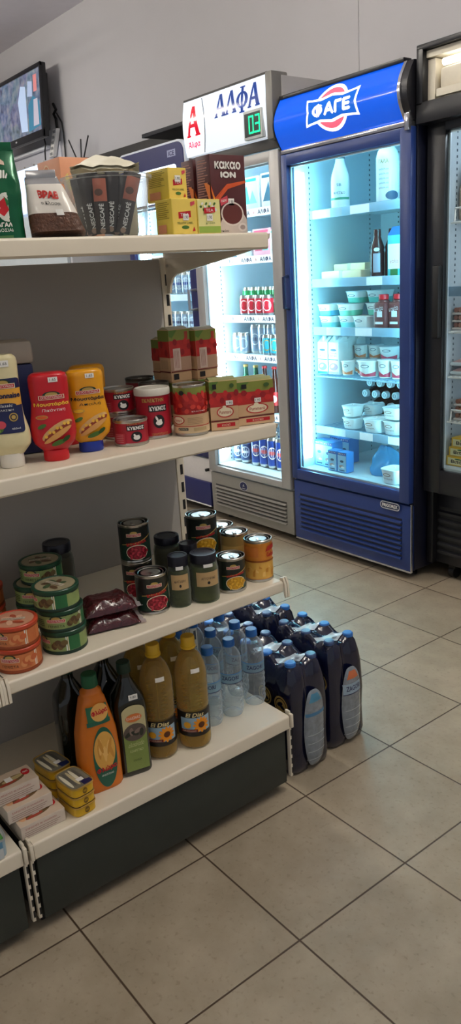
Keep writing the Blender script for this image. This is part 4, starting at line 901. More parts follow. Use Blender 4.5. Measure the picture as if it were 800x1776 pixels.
def jar(label, c, z, r, h, lidm, fill, art, lh=.014, group='glass jars'):
    t = thing('glass_jar', label, 'jar', (c[0], c[1], z), 0, group)
    sh = h-lh
    b = MB(); b.lathe([(r*.8, .001), (r*.96, 0), (r, .006), (r, sh*.8), (r*.93, sh*.9), (r*.8, sh*.97), (r*.8, sh)], clear((214, 222, 206), (220, 226, 220), .05, .6, 2.5), 36); b.build('jar_glass', t)
    if fill:
        b = MB(); b.lathe([(r*.7, .004), (r*.9, .004), (r*.94, .01), (r*.94, sh*.78), (r*.84, sh*.88), (r*.3, sh*.9)], fill, 32); b.build('contents', t)
    b = MB(); b.lathe([(r*.86, sh-.002), (r*.92, sh-.002), (r*.92, h-.003), (r*.88, h), (r*.7, h), (r*.68, h-.0015), (r*.2, h-.0015)], lidm, 36); b.build('lid', t)
    if art:
        d = Decal(cylmap(r, F), .006); art(d, r, h); d.build('label', t)
    return t
BLID = M((34, 34, 44), .3, .3)
c = at_z(97, 940, Z3+.145); jar('jar with black lid standing behind the green tins', c, Z3, .036, .145, BLID, M((80, 60, 40), .5, noise=.4, scale=90), None, .02)

def vacbag(label, c, z, L_, W_, H_, rz, seed, group='bags of red beans'):
    t = thing('bean_bag', label, 'bag', (c[0], c[1], z), rz, group)
    WINE = M((70, 20, 26), .18, 0, .5, 110, .6, coat=.6)
    def top(u, v):
        x, y = (v-.5)*W_, (u-.5)*L_; e = min(1, 4.5*u, 4.5*(1-u))**.5*min(1, 4.5*v, 4.5*(1-v))**.5 if 0 < u < 1 and 0 < v < 1 else 0
        k = mnoise.noise(Vector((x*45, y*45, seed)))*.006+mnoise.noise(Vector((x*130, y*130, seed+3)))*.002
        return (x+k*.6*(1-e), y+k*.4*(1-e), .004+e*(H_-.004+k))
    b = MB(); n = 40; b.grid(top, n, n, WINE); b.grid(lambda u, v: (top(u, v)[0], top(u, v)[1], .0015*(1 if 0 < u < 1 and 0 < v < 1 else 2)), n, n, WINE); b.build('filled_bag', t, 60)
    b = MB(); b.grid(lambda u, v: ((v-.5)*W_, L_*.5-.002+u*.012, .004+.002*math.sin(v*22+seed)), 4, 24, clear((200, 180, 180), (230, 225, 225), .25, .8, 1.5)); b.build('seal_edge', t)
    return t
c = at_z(208, 1092, Z3); vc = away(c, .052); vc.y -= .022
vacbag('dark red bag of beans lying on the shelf under another', (vc.x, vc.y), Z3, .122, .086, .030, -.24, 1.); vacbag('dark red bag of beans lying on top of another', (vc.x-.004, vc.y-.002), Z3+.034, .120, .084, .030, -.2, 5.)

BK = M((28, 34, 30), .35); BEANR = M((176, 44, 60), .4)
def art_can(pic, kind):
    def f(d, r, h):
        d.poly([(-r*1.3, h*.1), (r*1.3, h*.1), (r*1.3, h*.52), (r*.5, h*.58), (-r*1.3, h*.46)], DGREEN)
        ribbon(d, -r*.05, h*.74, r*.95, h*.09)
        d.poly([(-r*.9, h*.50), (r*.2, h*.56), (r*1.2, h*.7), (r*1.2, h*.67), (r*.2, h*.53), (-r*.9, h*.48)], GOLD)
        d.text(kind, r*.1, h*.53, r*1.3, h*.07, [RED, WHITE][0], bold=.0005, rot=.12)
        d.ell(r*.1, h*.29, r*.72, h*.2, CREAM); d.ell(r*.1, h*.29, r*.67, h*.18, pic[0])
        for k in range(22):
            a = k*2.4; q = .62*math.sqrt((k+.5)/22); d.ell(r*.1+r*q*math.cos(a), h*.29+h*.27*q*math.sin(a), r*.11, h*.025, pic[1+k % 2], rot=k)
    return f
beans = (M((130, 20, 36), .4), M((196, 54, 70), .35), M((160, 34, 50), .35)); corn = (M((206, 150, 30), .4), M((240, 190, 60), .35), M((222, 166, 40), .35))
hc = .112
cf = front(268, 1067, Z3, .037); rk = rad(57, cf); hf = zat(cf.x, cf.y, 990)-Z3
food_can('food_can', 'black kidney bean can at the front, right of the bean bags', 'can', rk, hf, BK, art_can(beans, 'ΚΟΚΚΙΝΑ'), (cf.x, cf.y, Z3), .18, 'black bean and corn cans')
cs = at_z(230, 904, Z3+2*hf); food_can('food_can', 'black kidney bean can on top of another, tallest stack on the third shelf', 'can', rk*.98, hf, BK, art_can(beans, 'ΚΟΚΚΙΝΑ'), (cs.x, cs.y, Z3+hf), 0, 'black bean and corn cans')
food_can('food_can', 'black kidney bean can at the bottom of the tallest stack', 'can', rk*.98, hf, BK, art_can(beans, 'ΚΟΚΚΙΝΑ'), (cs.x, cs.y, Z3), -.3, 'black bean and corn cans')
KRAFT = M((190, 158, 110), .6)
def art_jar(cx):
    def f(d, r, h):
        d.rect(cx-r*.85, h*.36, cx+r*.85, h*.66, KRAFT); d.text('ΚΑΠΑΡΗ' if cx == 0 else 'ΑΓΓΟΥΡΑΚΙ', cx, h*.53, r*1.0, h*.05, INK); d.ell(cx, h*.44, r*.1, h*.03, INK); d.rect(cx-r*.3, h*.76, cx+r*.35, h*.83, TAGW)
    return f
c = front(315, 1055, Z3, .026); rj = rad(38, c); hj = zat(c.x, c.y, 962)-Z3; jar('thin jar of green capers with a kraft label', c, Z3, rj, hj, BLID, M((78, 80, 40), .5, noise=.6, scale=160, bump=.5), art_jar(0), .022)
c = front(358, 1046, Z3, .029); rj = rad(50, c); hj = zat(c.x, c.y, 957)-Z3; jar('wide jar of pickled gherkins with a kraft label', c, Z3, rj, hj, BLID, M((86, 88, 36), .4, noise=.5, scale=45, bump=.6), art_jar(.006), .018)
c = at_z(288, 928, Z3+.115); jar('dark-lidded jar behind the thin caper jar', c, Z3, .034, .115, BLID, M((70, 60, 36), .5), None, .016)
c = at_z(334, 936, Z3+.108); jar('small dark-lidded jar between the thin and wide jars, one row back', c, Z3, .024, .108, BLID, M((60, 62, 34), .5), None, .02)
c = front(404, 1029, Z3, .033); rc = rad(50, c); hc_ = zat(c.x, c.y, 962)-Z3
food_can('food_can', 'sweetcorn can at the front between the gherkin jar and the orange can', 'can', rc, hc_, BK, art_can(corn, 'καλαμπόκι'), (c.x, c.y, Z3), .05, 'black bean and corn cans')
ck = at_z(348, 890, Z3+.162); food_can('food_can', 'large sweetcorn can on top of a low can behind the gherkin jar', 'can', .039, .104, BK, art_can(corn, 'καλαμπόκι'), (ck.x, ck.y, Z3+.0585), .05, 'black bean and corn cans')
food_can('food_can', 'low can under the large raised sweetcorn can, behind the gherkin jar', 'can', .039, .058, BK, art_can(corn, 'καλαμπόκι'), (ck.x, ck.y, Z3), .05, 'black bean and corn cans')
MANG = M((222, 140, 50), .4); MY = M((228, 176, 80), .4)
def art_mango(d, r, h):
    d.rect(-r*1.5, h*.08, r*1.5, h*.48, MY)
    for k in range(12): d.poly([(-r*1.4+k*r*.24, h*(.14+.1*(k % 3))), (-r*1.2+k*r*.24, h*(.13+.1*(k % 3))), (-r*1.17+k*r*.24, h*(.26+.08*(k % 2))), (-r*1.36+k*r*.24, h*(.24+.08*(k % 3)))], [M((240, 196, 110), .4), M((206, 140, 50), .4)][k % 2])
    d.rect(-r*1.5, h*.49, r*1.5, h*.53, M((150, 80, 30), .4)); d.text('Cocktail', r*.75, h*.66, r*.7, h*.1, RED, bold=.0005); d.poly([(r*.3, h*.74), (r*1.2, h*.78), (r*1.2, h*.9), (r*.5, h*.86)], M((180, 40, 30), .4)); d.rect(-r*1.4, h*.62, -r*.2, h*.86, M((214, 124, 50), .4))
c = front(451, 1010, Z3, .033); rm = rad(49, c); hm = zat(c.x, c.y, 932)-Z3
food_can('food_can', 'orange fruit can at the right end of the third shelf', 'can', rm, hm, MANG, art_mango, (c.x, c.y, Z3), 0)
cm = at_z(405, 920, Z3+hm); food_can('food_can', 'yellowish can with shiny lid behind the front sweetcorn can', 'can', rm*1.02, hm, M((170, 140, 80), .4), lambda d, r, h: d.rect(-r*1.3, h*.2, r*1.3, h*.7, M((196, 160, 90), .4)), (cm.x, cm.y, Z3))
cm2 = at_z(392, 900, Z3+hm+.01); food_can('food_can', 'shiny-lidded can at the back behind the yellowish can', 'can', rm, hm, M((150, 130, 90), .4), lambda d, r, h: d.rect(-r*1.3, h*.2, r*1.3, h*.7, M((160, 130, 80), .4)), (min(cm2.x, cm.x-2*rm*1.03), cm2.y+.012, Z3))

# ================================================================== BASE SHELF
def sar_front(d, a, h):
    d.rect(-a*.97, h*.06, a*.97, h*.94, M((214, 200, 186), .5)); d.text('ΣΑΡΔΕΛΕΣ σε ελαιόλαδο', -a*.1, h*.72, a*1.4, h*.14, M((170, 50, 50), .5))
    for k in range(3): d.rect(-a*.85, h*(.46-k*.14), a*(.75-.1*k), h*(.50-k*.14), M((150, 120, 110), .5))
def sar_top(d, a, w_):
    d.rect(-a*.98, -w_*.96, a*.98, w_*.96, M((206, 186, 164), .5)); d.ell(0, -w_*.1, a*.62, w_*.42, M((110, 84, 50), .5), rot=.12); d.ell(.004, 0, a*.5, w_*.22, M((190, 170, 120), .45), rot=.12); d.ell(-.01, -w_*.35, a*.4, w_*.16, M((160, 60, 40), .5), rot=.1)
    d.ell(-a*.7, -w_*.1, a*.16, w_*.4, M((210, 160, 120), .5)); d.ell(a*.7, w_*.2, a*.18, w_*.4, RED); d.text('MARE', a*.7, w_*.2, a*.22, w_*.2, WHITE); d.rect(-a*.25, -w_*.25, a*.05, w_*.3, TAGW)
A0, A1 = at_z(50, 1467, ZB), at_z(136, 1428, ZB); SL = A1.y-A0.y; SH_ = .031
for k in range(3):
    lab = ('bottom sardine carton of the stepped pile, furthest to the front', 'middle sardine carton of the stepped pile', 'top sardine carton of the stepped pile')[k]
    carton('sardine_carton', lab, 'carton', A0.x-.021-k*.024, A0.y-.114+SL-k*.014, A0.y-.014+SL-k*.014, .060, ZB+k*(SH_+.0018), SH_, M((210, 196, 180), .5), sar_front, None, sar_top, 'sardine cartons')
def ovaltin(label, c, z, L_, W_, h, rz, wall, art, group, wart=None):
    t = thing('fish_tin', label, 'tin', (c[0], c[1], z), rz, group)
    def ring(s, z): return [(L_/2*s*math.copysign(abs(math.cos(a))**.45, math.cos(a)), W_/2*s*math.copysign(abs(math.sin(a))**.45, math.sin(a)), z) for a in [2*PI*j/48 for j in range(48)]]
    RIM = M((206, 170, 90), .3, .6) if wart is None else M((190, 196, 200), .3, .6)
    b = MB(); b.loft([ring(.92, 0), ring(.97, .002), ring(.98, h-.004), ring(1.02, h-.003), ring(1.02, h-.0005), ring(.97, h), ring(.95, h-.0015), ring(.3, h-.0015)], [wall, wall, wall, RIM, RIM, RIM, RIM], cap1=True); b.build('tin_body', t)
    d = Decal(lambda u, v, o: (-v, u, h-.0015+o)); art(d, W_/2*.93, L_/2*.93); d.build('lid_print', t)
    if wart: d = Decal(xface(L_/2*.985)); wart(d, W_/2*.7, h); d.build('side_print', t)
    return t
YT = M((222, 176, 34), .35)
def fish_art(d, a, l):
    d.poly([(a*math.copysign(abs(math.cos(t))**.45, math.cos(t)), l*math.copysign(abs(math.sin(t))**.45, math.sin(t))) for t in [2*PI*k/40 for k in range(40)]], M((120, 116, 100), .4))
    for k in range(5): d.ell(-a*.7+k*a*.3, l*.05*(k % 2), a*.15, l*.78, [M((226, 220, 196), .3), M((96, 92, 84), .3), M((206, 192, 150), .3)][k % 3])
    d.poly([(a*.1, -l*.5), (a*.9, -l*.6), (a*.9, -l*.95), (a*.1, -l*.95)], NAVY); d.rect(-a*.05, -l*.5, a*.5, -l*.2, TAGW)
def rose(d, a, h): d.ell(0, h*.5, a*.3, h*.3, M((120, 90, 30), .5)); d.text('MARE', 0, h*.5, a*.4, h*.2, YT)
c0 = at_z(140, 1415, ZB); TW, TL, TH_ = .058, .084, .0235
tc = (c0.x-.036, c0.y+.011)
for k in range(3): ovaltin(['bottom yellow fish tin of the front stack', 'middle yellow fish tin of the front stack', 'top yellow fish tin of the front stack, fish printed on its lid'][k], tc, ZB+k*(TH_+.0003), TL, TW, TH_, .10, YT, fish_art, 'yellow fish tins', None)
for o_ in [o for o in bpy.data.objects if o.name.startswith('fish_tin') and o.parent is None]:
    d = Decal(xface(TL/2*.985)); rose(d, .02, TH_); d.build('side_print', o_)
tc2 = (tc[0]-.092, tc[1]-.008)
for k in range(3): ovaltin(['bottom yellow fish tin of the stack behind the front one', 'middle yellow fish tin of the stack behind the front one', 'top yellow fish tin of the stack behind the front one'][k], tc2, ZB+k*(TH_+.0003), TL, TW, TH_, .14, YT, fish_art, 'yellow fish tins')
def salad(d, a, l):
    d.rect(-a*.9, -l*.9, a*.9, l*.9, M((60, 130, 60), .4))
    for k in range(9): d.ell(-a*.6+a*.6*(k % 3), -l*.6+l*.6*(k//3), a*.34, l*.25, [M((214, 90, 60), .4), M((90, 160, 80), .4), M((230, 220, 200), .4)][k*2 % 3], rot=k)
def bwall(d, a, h): d.rect(-a, h*.3, a, h*.95, M((90, 140, 170), .4)); d.rect(-a, h*.05, a, h*.6, M((200, 206, 206), .4)); d.text('ΤΟΝΟΣ', 0, h*.72, a*1.1, h*.2, WHITE)
c = at_z(18, 1484, ZB); cc = away(c, .045)
ovaltin('blue and white fish tin on the base of the left bay', (cc.x, min(cc.y, -.814)), ZB, .085, .080, .042, -.06, M((150, 176, 190), .35), salad, None, bwall)

# bottles of oil
def flora():
    P = at_z(179, 1378, ZB); c = away(P, .042); H = zat(c.x, c.y, 1168)-ZB; R = rad(75, P)
    t = thing('oil_bottle', 'orange corn oil bottle with a green cap and oval green label', 'bottle', (c.x, c.y, ZB), -.12, 'bottles of oil')
    K = [(0, .93, .62), (.015, 1, .66), (.3, 1, .66), (.5, .94, .64), (.62, .80, .6), (.74, .64, .52), (.80, .56, .48), (.82, .5, .46), (.86, .48, .44), (.88, .34, .33), (.9, .32, .32)]
    zs = [k[0]*H for k in K]; fy = [k[1]*R for k in K]; fx = [k[2]*R for k in K]
    f = lambda z: (float(np.interp(z, zs, fx)), float(np.interp(z, zs, fy)))
    secs = []
    for i in range(45):
        z = H*.9*i/44; x, y = f(z); e = .6 if z < H*.8 else .9
        secs.append([(x*math.copysign(abs(math.cos(a))**e, math.cos(a)), y*math.copysign(abs(math.sin(a))**e, math.sin(a)), z) for a in [2*PI*j/44 for j in range(44)]])
    b = MB(); b.loft(secs, M((206, 112, 30), .25)); b.build('bottle', t, 50)
    b = MB(); r = R*.36; b.lathe([(r, H*.895), (r*1.04, H*.9), (r*.98, H*.995), (r*.9, H), (r*.3, H)], M((20, 96, 62), .4), 28); b.build('cap', t)
    def mp(u, v, o):
        x, y = f(v); e = .6 if v < H*.8 else .9; q = min(.995, abs(u)/y); return (x*(1-q**(2/e))**(e/2)+o+.0008, u, v)
    d = Decal(mp, .005, .006); GR = M((24, 92, 72), .4)
    d.ell(R*.12, H*.30, R*.58, H*.27, GR, n=32); d.ell(R*.12, H*.36, R*.52, H*.17, M((222, 168, 80), .4), n=32)
    for k in range(8): d.ell(R*(.12+.3*math.sin(k*1.7)), H*(.33+.012*k), R*.08, H*.07, [M((236, 190, 110), .4), M((206, 146, 60), .4)][k % 2], rot=.3*math.sin(k))
    d.text('Φλώρα', R*.12, H*.2, R*.98, H*.052, RED, bold=.0006, rot=.08); d.text('ΑΡΑΒΟΣΙΤΕΛΑΙΟ', R*.12, H*.15, R*.6, H*.016, WHITE)
    d.rect(-R*.56, H*.60, R*.56, H*.635, GR); d.rect(-R*.5, H*.635, R*.5, H*.76, M((36, 104, 72), .4)); d.ell(R*.1, H*.7, R*.42, H*.075, M((226, 170, 90), .4)); d.text('Φλώρα', R*.1, H*.7, R*.75, H*.048, RED, bold=.0006, rot=.1)
    d.build('label', t)
flora()
def olive(label, c, H, R, labelled=True):
    t = thing('oil_bottle', label, 'bottle', (c[0], c[1], ZB), -.22, 'bottles of oil')
    DK = M((14, 20, 14), .12, 0, .1, coat=.5); secs = []
    K = [(0, .94), (.02, 1), (.6, 1), (.7, .92), (.80, .58), (.86, .36), (.92, .33)]
    for i in range(45):
        z = H*.92*i/44; r = R*float(np.interp(z/H, [k[0] for k in K], [k[1] for k in K])); e = .45 if z < H*.66 else .45+.5*min(1, (z/H-.66)/.15)
        secs.append([(r*math.copysign(abs(math.cos(a))**e, math.cos(a)), r*math.copysign(abs(math.sin(a))**e, math.sin(a)), z) for a in [2*PI*j/44 for j in range(44)]])
    b = MB(); b.loft(secs, DK); b.build('bottle', t, 50)
    b = MB(); r = R*.4; b.lathe([(r, H*.905), (r*1.03, H*.91), (r, H*.995), (r*.9, H), (r*.3, H)], M((14, 52, 40), .35), 28); b.build('cap', t)
    if labelled:
        d = Decal(xface(R*1.0), .01); LG = M((124, 142, 72), .5)
        d.rect(-R*.7, H*.05, R*.72, H*.40, LG); d.rect(-R*.7, H*.40, R*.72, H*.6, M((196, 186, 140), .5)); d.ell(0, H*.6, R*.71, H*.06, M((196, 186, 140), .5)); d.ell(0, H*.41, R*.7, H*.08, M((90, 78, 70), .5))
        for k in range(5): d.ell(-R*.4+k*R*.2, H*(.40+.02*(k % 2)), R*.26, H*.018, [M((40, 44, 34), .5), M((130, 110, 100), .5)][k % 2], rot=.6+k)
        d.ell(0, H*.545, R*.5, H*.038, M((214, 120, 60), .4)); d.text('ΕΛΑΙΩΝΑΣ', 0, H*.545, R*.85, H*.025, WHITE)
        d.text('ελαιόλαδο', R*.02, H*.3, R*.95, H*.04, M((200, 206, 150), .5), skew=.3); d.text('ΕΞΑΙΡΕΤΙΚΟ', 0, H*.24, R*.8, H*.022, M((200, 206, 150), .5)); d.text('ΕΛΛΑΔΑ', 0, H*.15, R*.5, H*.018, M((50, 70, 30), .5)); d.build('label', t)
        d = Decal(xface(R*.93)); d.rect(-R*.15, H*.70, R*.4, H*.75, TAGW); d.text('9.80', R*.12, H*.725, R*.35, H*.022, INK); d.build('price_sticker', t)
P = at_z(234, 1343, ZB); c = away(P, .034); Ho = zat(c.x, c.y, 1147)-ZB; Ro = rad(58, P)
olive('dark olive oil bottle with green label, between the orange bottle and the sunflower oil', (c.x, c.y), Ho, Ro)
olive('dark olive oil bottle in shadow behind the labelled one', (c.x-.096, c.y-.006), Ho, Ro, False)
olive('dark olive oil bottle in shadow behind the orange corn oil', (c.x-.096, c.y-.102), Ho*.99, Ro, False)
OILC = clear((244, 224, 150), (228, 182, 80), .30, .75, 1.6); CLR = clear((236, 238, 234), (236, 238, 236), .03, .40, 3.0); YCAP = M((232, 186, 44), .35)
def art_sun(d, r, H):
    y0, y1 = H*.13, H*.36
    d.rect(-r*1.45, y0, r*1.45, y1, M((30, 24, 20), .4)); d.text('El Dias', 0, H*.33, r*1.1, H*.036, M((230, 210, 150), .4), skew=.3, bold=.0004); d.rect(-r*.95, H*.17, r*1.0, H*.305, M((150, 180, 200), .4))
    for k in range(12): d.ell(r*.35+r*.32*math.cos(k*PI/6), H*.235+r*.32*math.sin(k*PI/6), r*.2, r*.09, M((240, 150, 30), .4), rot=k*PI/6)
    d.ell(r*.35, H*.235, r*.2, r*.2, M((90, 44, 20), .5)); d.ell(-r*.5, H*.24, r*.22, H*.03, M((240, 170, 40), .4)); d.rect(-r*.9, H*.175, r*.1, H*.2, M((120, 30, 20), .4)); d.text('ηλιέλαιο', -r*.4, H*.187, r*.8, H*.016, CREAM)
def sunflower(label, c, R, H, lab=True):
    t = thing('oil_bottle', label, 'bottle', (c[0], c[1], ZB), 0, 'bottles of oil')
    prof = [(R*.5, .004), (R*.8, .0), (R*.97, .006), (R, .016), (R, H*.12), (R*.97, H*.125), (R*.97, H*.37), (R, H*.375)]
    for k in range(7): z = H*(.39+.035*k); prof += [(R*1.0, z), (R*.965, z+H*.012), (R*1.0, z+H*.024)]
    prof += [(R, H*.66), (R*.97, H*.70), (R*.88, H*.76), (R*.66, H*.83), (R*.42, H*.88), (R*.36, H*.90)]
    b = MB(); b.lathe(prof, CLR, 40, cap1=False); b.build('bottle', t, 60)
    b = MB(); b.lathe([(R*.45, .006), (R*.75, .003)]+[(r*.97, z) for r, z in prof[2:-2]]+[(R*.41, H*.865), (.001, H*.866)], OILC, 36); b.build('oil', t, 60)
    b = MB(); q = R*.42; b.lathe([(q*1.05, H*.895), (q*1.1, H*.9), (q*1.1, H*.915), (q, H*.92), (q, H*.99), (q*.9, H), (q*.3, H)], YCAP, 28); b.build('cap', t)
    if lab:
        d = Decal(cylmap(R*.985, F), .006); art_sun(d, R, H); d.build('label', t); d = Decal(cylmap(R*.97, F), .006); d.rect(-R*.05, H*.715, R*.5, H*.755, TAGW); d.build('price_sticker', t)
    return t
P = at_z(283, 1318, ZB); c = away(P, .037); Rs = rad(58, P); Hs = zat(c.x, c.y, 1116)-ZB; sunflower('sunflower oil bottle with yellow cap beside the dark olive oil bottle', c, Rs, Hs)
P = at_z(341, 1300, ZB); c2 = away(P, .037); sunflower('sunflower oil bottle with yellow cap nearest the water bottles', c2, Rs, zat(c2.x, c2.y, 1102)-ZB)
sunflower('sunflower oil bottle standing behind the one beside the olive oil', (c.x-2.1*Rs, c.y), Rs, Hs, True); sunflower('sunflower oil bottle standing behind the one nearest the water', (c2.x-2.1*Rs, c2.y), Rs, Hs, True)

# bottles of water, three rows of three
WAT = clear((244, 248, 250), (226, 236, 242), .13, .75, 2.0); WCAP = M((36, 108, 190), .35); WLAB = clear((190, 218, 232), (170, 204, 224), .45, .7, 1.2)
def water(label, c, R, H, group='small bottles of water'):
    t = thing('water_bottle', label, 'bottle', (c[0], c[1], ZB), 0, group)
    prof = [(R*.3, .010), (R*.6, .002), (R*.85, 0), (R, .012)]
    for k in range(5): z = .02+H*.075*k; prof += [(R, z), (R*.94, z+H*.03), (R, z+H*.06)]
    prof += [(R*.98, H*.44), (R*.98, H*.60), (R, H*.61), (R*.97, H*.68), (R*1.0, H*.72), (R*.93, H*.79), (R*.7, H*.855), (R*.46, H*.895), (R*.42, H*.915)]
    b = MB(); b.lathe(prof, WAT, 36, cap1=False); b.build('bottle', t, 30)
    b = MB(); q = R*.5; b.lathe([(q, H*.91), (q*1.04, H*.915), (q, H*.99), (q*.9, H), (q*.3, H)], WCAP, 28); b.build('cap', t)
    d = Decal(cylmap(R*.985, F), .005); d.rect(-R*1.7, H*.455, R*1.7, H*.59, WLAB); d.text('ZAGORI', 0, H*.53, R*1.5, H*.05, NAVY, bold=.0003); d.rect(-R*1.7, H*.455, R*1.7, H*.465, NAVY); d.rect(-R*1.7, H*.58, R*1.7, H*.59, M((60, 130, 190), .4)); d.build('label', t)
    return t
W = [front(443, 1225, ZB, .03), front(405, 1245, ZB, .03), front(369, 1262, ZB, .03)]
Rw = rad(39, W[0]); Hw = zat(W[0].x, W[0].y, 1090)-ZB
wt = None
for k in range(3):
    for j in range(3):
        lab = '%s water bottle in the %s row on the base shelf' % (('rightmost', 'middle', 'leftmost')[j], ('front', 'second', 'back')[k])
        loc = (W[j].x-k*(2*Rw+.004), W[j].y, ZB)
        if wt is None: wt = water(lab, loc, Rw, Hw)
        else: dup(wt, loc, random.uniform(-.5, .5), lab)

# wrapped packs of large bottles on the floor
FILM = M((12, 16, 44), .16, 0, .25, 22, .35, coat=.4); FILMT = M((178, 188, 196), .2, 0, .2, 30, .3)
def pack(label, x1, y0, L_, W_, H, lit=True, seed=0):
    t = thing('water_pack', label, 'water pack', (x1-L_/2, y0+W_/2, 0), 0, 'wrapped packs of large water bottles')
    hl, hw = L_/2, W_/2; rb = hw/2*.98
    ax = [(-hl+rb+k*(L_-2*rb)/2, s_*hw/2) for k in range(3) for s_ in (-1, 1)]
    cx, cy = hl-rb, hw/2
    def outline(a):                                     # scalloped plan of two rows of three bottles
        ca, sa = math.cos(a), math.sin(a); best = 0
        for x, y in ax:
            p_ = x*ca+y*sa; q_ = x*x+y*y-p_*p_
            if q_ < rb*rb: best = max(best, p_+math.sqrt(rb*rb-q_))
        e = .28; sup = 1/((abs(ca)/hl)**(2/e)+(abs(sa)/hw)**(2/e))**(e/2)
        return min(sup, max(best+.006, sup*.93))
    n = 96; secs = []; O = [outline(2*PI*j/n) for j in range(n)]
    def hh(x, y):
        d = math.hypot(max(0, abs(x)-cx), max(0, abs(y)-cy)); near = min(math.hypot(x-p[0], y-p[1]) for p in ax)
        return H-.016*min(1, max(0, near-.014)/.03)-max(0, d-.012)*1.55+mnoise.noise(Vector((x*40, y*40, seed)))*.003
    for z, s_ in ((.0, .90), (.006, .96), (.03, 1.), (.10, .985), (.16, 1.), (.21, .99), (.245, .97)): secs.append([(O[j]*s_*math.cos(2*PI*j/n)+.002*mnoise.noise(Vector((j*.5, z*50, seed))), O[j]*s_*math.sin(2*PI*j/n), z) for j in range(n)])
    for s_ in (.93, .86, .76, .66, .54, .42, .3, .18, .06):
        ring = []
        for j in range(n):
            x, y = O[j]*s_*math.cos(2*PI*j/n), O[j]*s_*math.sin(2*PI*j/n); ring.append((x, y, max(.25, min(hh(x, y), .25+(.95-s_)*1.2 if s_ > .84 else 9))))
        secs.append(ring)
    b = MB(); b.loft(secs, FILM); b.build('film', t, 60)
    b = MB()
    for k, (x, y) in enumerate(ax):
        z = hh(x, y); b.cut(); b.lathe([(.0155, z-.006), (.0155, z+.002), (.013, z+.005), (.004, z+.0055)], [WCAP, M((60, 84, 130), .3)][(k+seed) % 2], 18, (x, y))
    b.build_each('cap', t)
    def tm(u, v, o): x, y = -v, u; return (x, y, hh(x, y)+.001+o)
    for k in range(2):
        d = Decal(tm, .008, .008); x0_ = hl-rb-.005-k*(L_-2*rb)/2
        d.poly([(-hw*.62, -x0_-.004), (hw*.55, -x0_+.004), (hw*.42, -x0_+.05), (-hw*.5, -x0_+.056)], FILMT)
        if k == 0 and lit:
            for q in range(7): d.rect(-.012+q*.004, -x0_+.012, -.0105+q*.004+.001*(q % 2), -x0_+.03, M((50, 60, 80), .4))
        d.build('clear_strip', t)
    if lit:
        def sm(u, v, o): return (u, -hw*.995-o-.0012, v)
        for u, v in ((hl*.72, H*.66), (hl*.22, H*.68)): d = Decal(sm); d.ring(u, v, .027, .022, GOLD); d.ell(u, v, .019, .019, GOLD); d.ell(u-.004, v+.003, .012, .006, FILM, rot=.5); d.ell(u+.005, v-.004, .010, .005, FILM, rot=-.4); d.build('emblem', t)
        d = Decal(sm); d.rect(hl*.62, H*.22, hl*.72, H*.42, M((200, 200, 196), .4)); d.rect(hl*.66, H*.25, hl*.69, H*.4, FILM); d.build('white_mark', t); d = Decal(sm); d.text('MINERAL', hl*.3, H*.5, .06, .016, M((120, 130, 160), .4)); d.text('6 x 1,5L', hl*.3, H*.3, .05, .014, M((120, 130, 160), .4)); d.build('printing', t)
        # round-ended opening in the film with the bottle showing
        BW = M((122, 132, 142), .1, 0, .45, 55, .7, coat=.8); BL = M((150, 172, 190), .2)
        wv, ww, w0 = H*.36, hw*.50, H*.40; wy = .006
        def wm(u, v, o):
            q = (u/ww)**2+((v-w0)/wv)**4
            return (hl*1.0+.0015+.014*max(0, 1-q)**.6+o, wy+u, v)
        d = Decal(wm, .006, .008)
        OV = [(ww*math.copysign(abs(math.cos(a))**.8, math.cos(a)), w0+wv*math.copysign(abs(math.sin(a))**.75, math.sin(a))) for a in [2*PI*k/40 for k in range(40)]]
        d.poly(OV, BW)
        d.poly([(-ww*.6, H*.66), (ww*.6, H*.66), (ww*.3, H*.73), (-ww*.3, H*.73)], M((196, 110, 70), .3) if seed else M((70, 130, 160), .3))
        for k in range(4): d.rect(-ww*.8, H*(.12+.08*k), ww*.8, H*(.126+.08*k), M((170, 182, 190), .2))
        d.build('bottle', t)
        d = Decal(lambda u, v, o: wm(u, v, o+.0006), .006, .008)
        
        if seed: d.rect(-ww*.92, H*.52, ww*.92, H*.62, BL); d.text('ZAGORI', 0, H*.575, ww*1.4, H*.045, NAVY, bold=.0004); d.rect(-ww*.92, H*.517, ww*.92, H*.525, NAVY)
        else: d.rect(-ww*.92, H*.54, ww*.92, H*.57, M((70, 120, 160), .2))
        d.build('bottle_label', t)
    return t
PH = .325
pack('dark wrapped water pack against the end of the shelving', -.072, .022, .262, .150, PH, True, 0)
pack('dark wrapped water pack furthest right, its bottle showing through an oval opening', -.090, .186, .262, .150, PH, True, 1)
pack('dark wrapped water pack right behind the one against the shelving end', -.345, .026, .262, .150, PH, False, 2)
pack('dark wrapped water pack right behind the furthest right one', -.362, .190, .262, .150, PH, False, 3)
pack('dark wrapped water pack third in line from the aisle, beside the shelving end', -.615, .026, .262, .150, PH, False, 4)
pack('dark wrapped water pack third in line, furthest from the aisle and shelving', -.635, .190, .262, .150, PH*.98, False, 5)

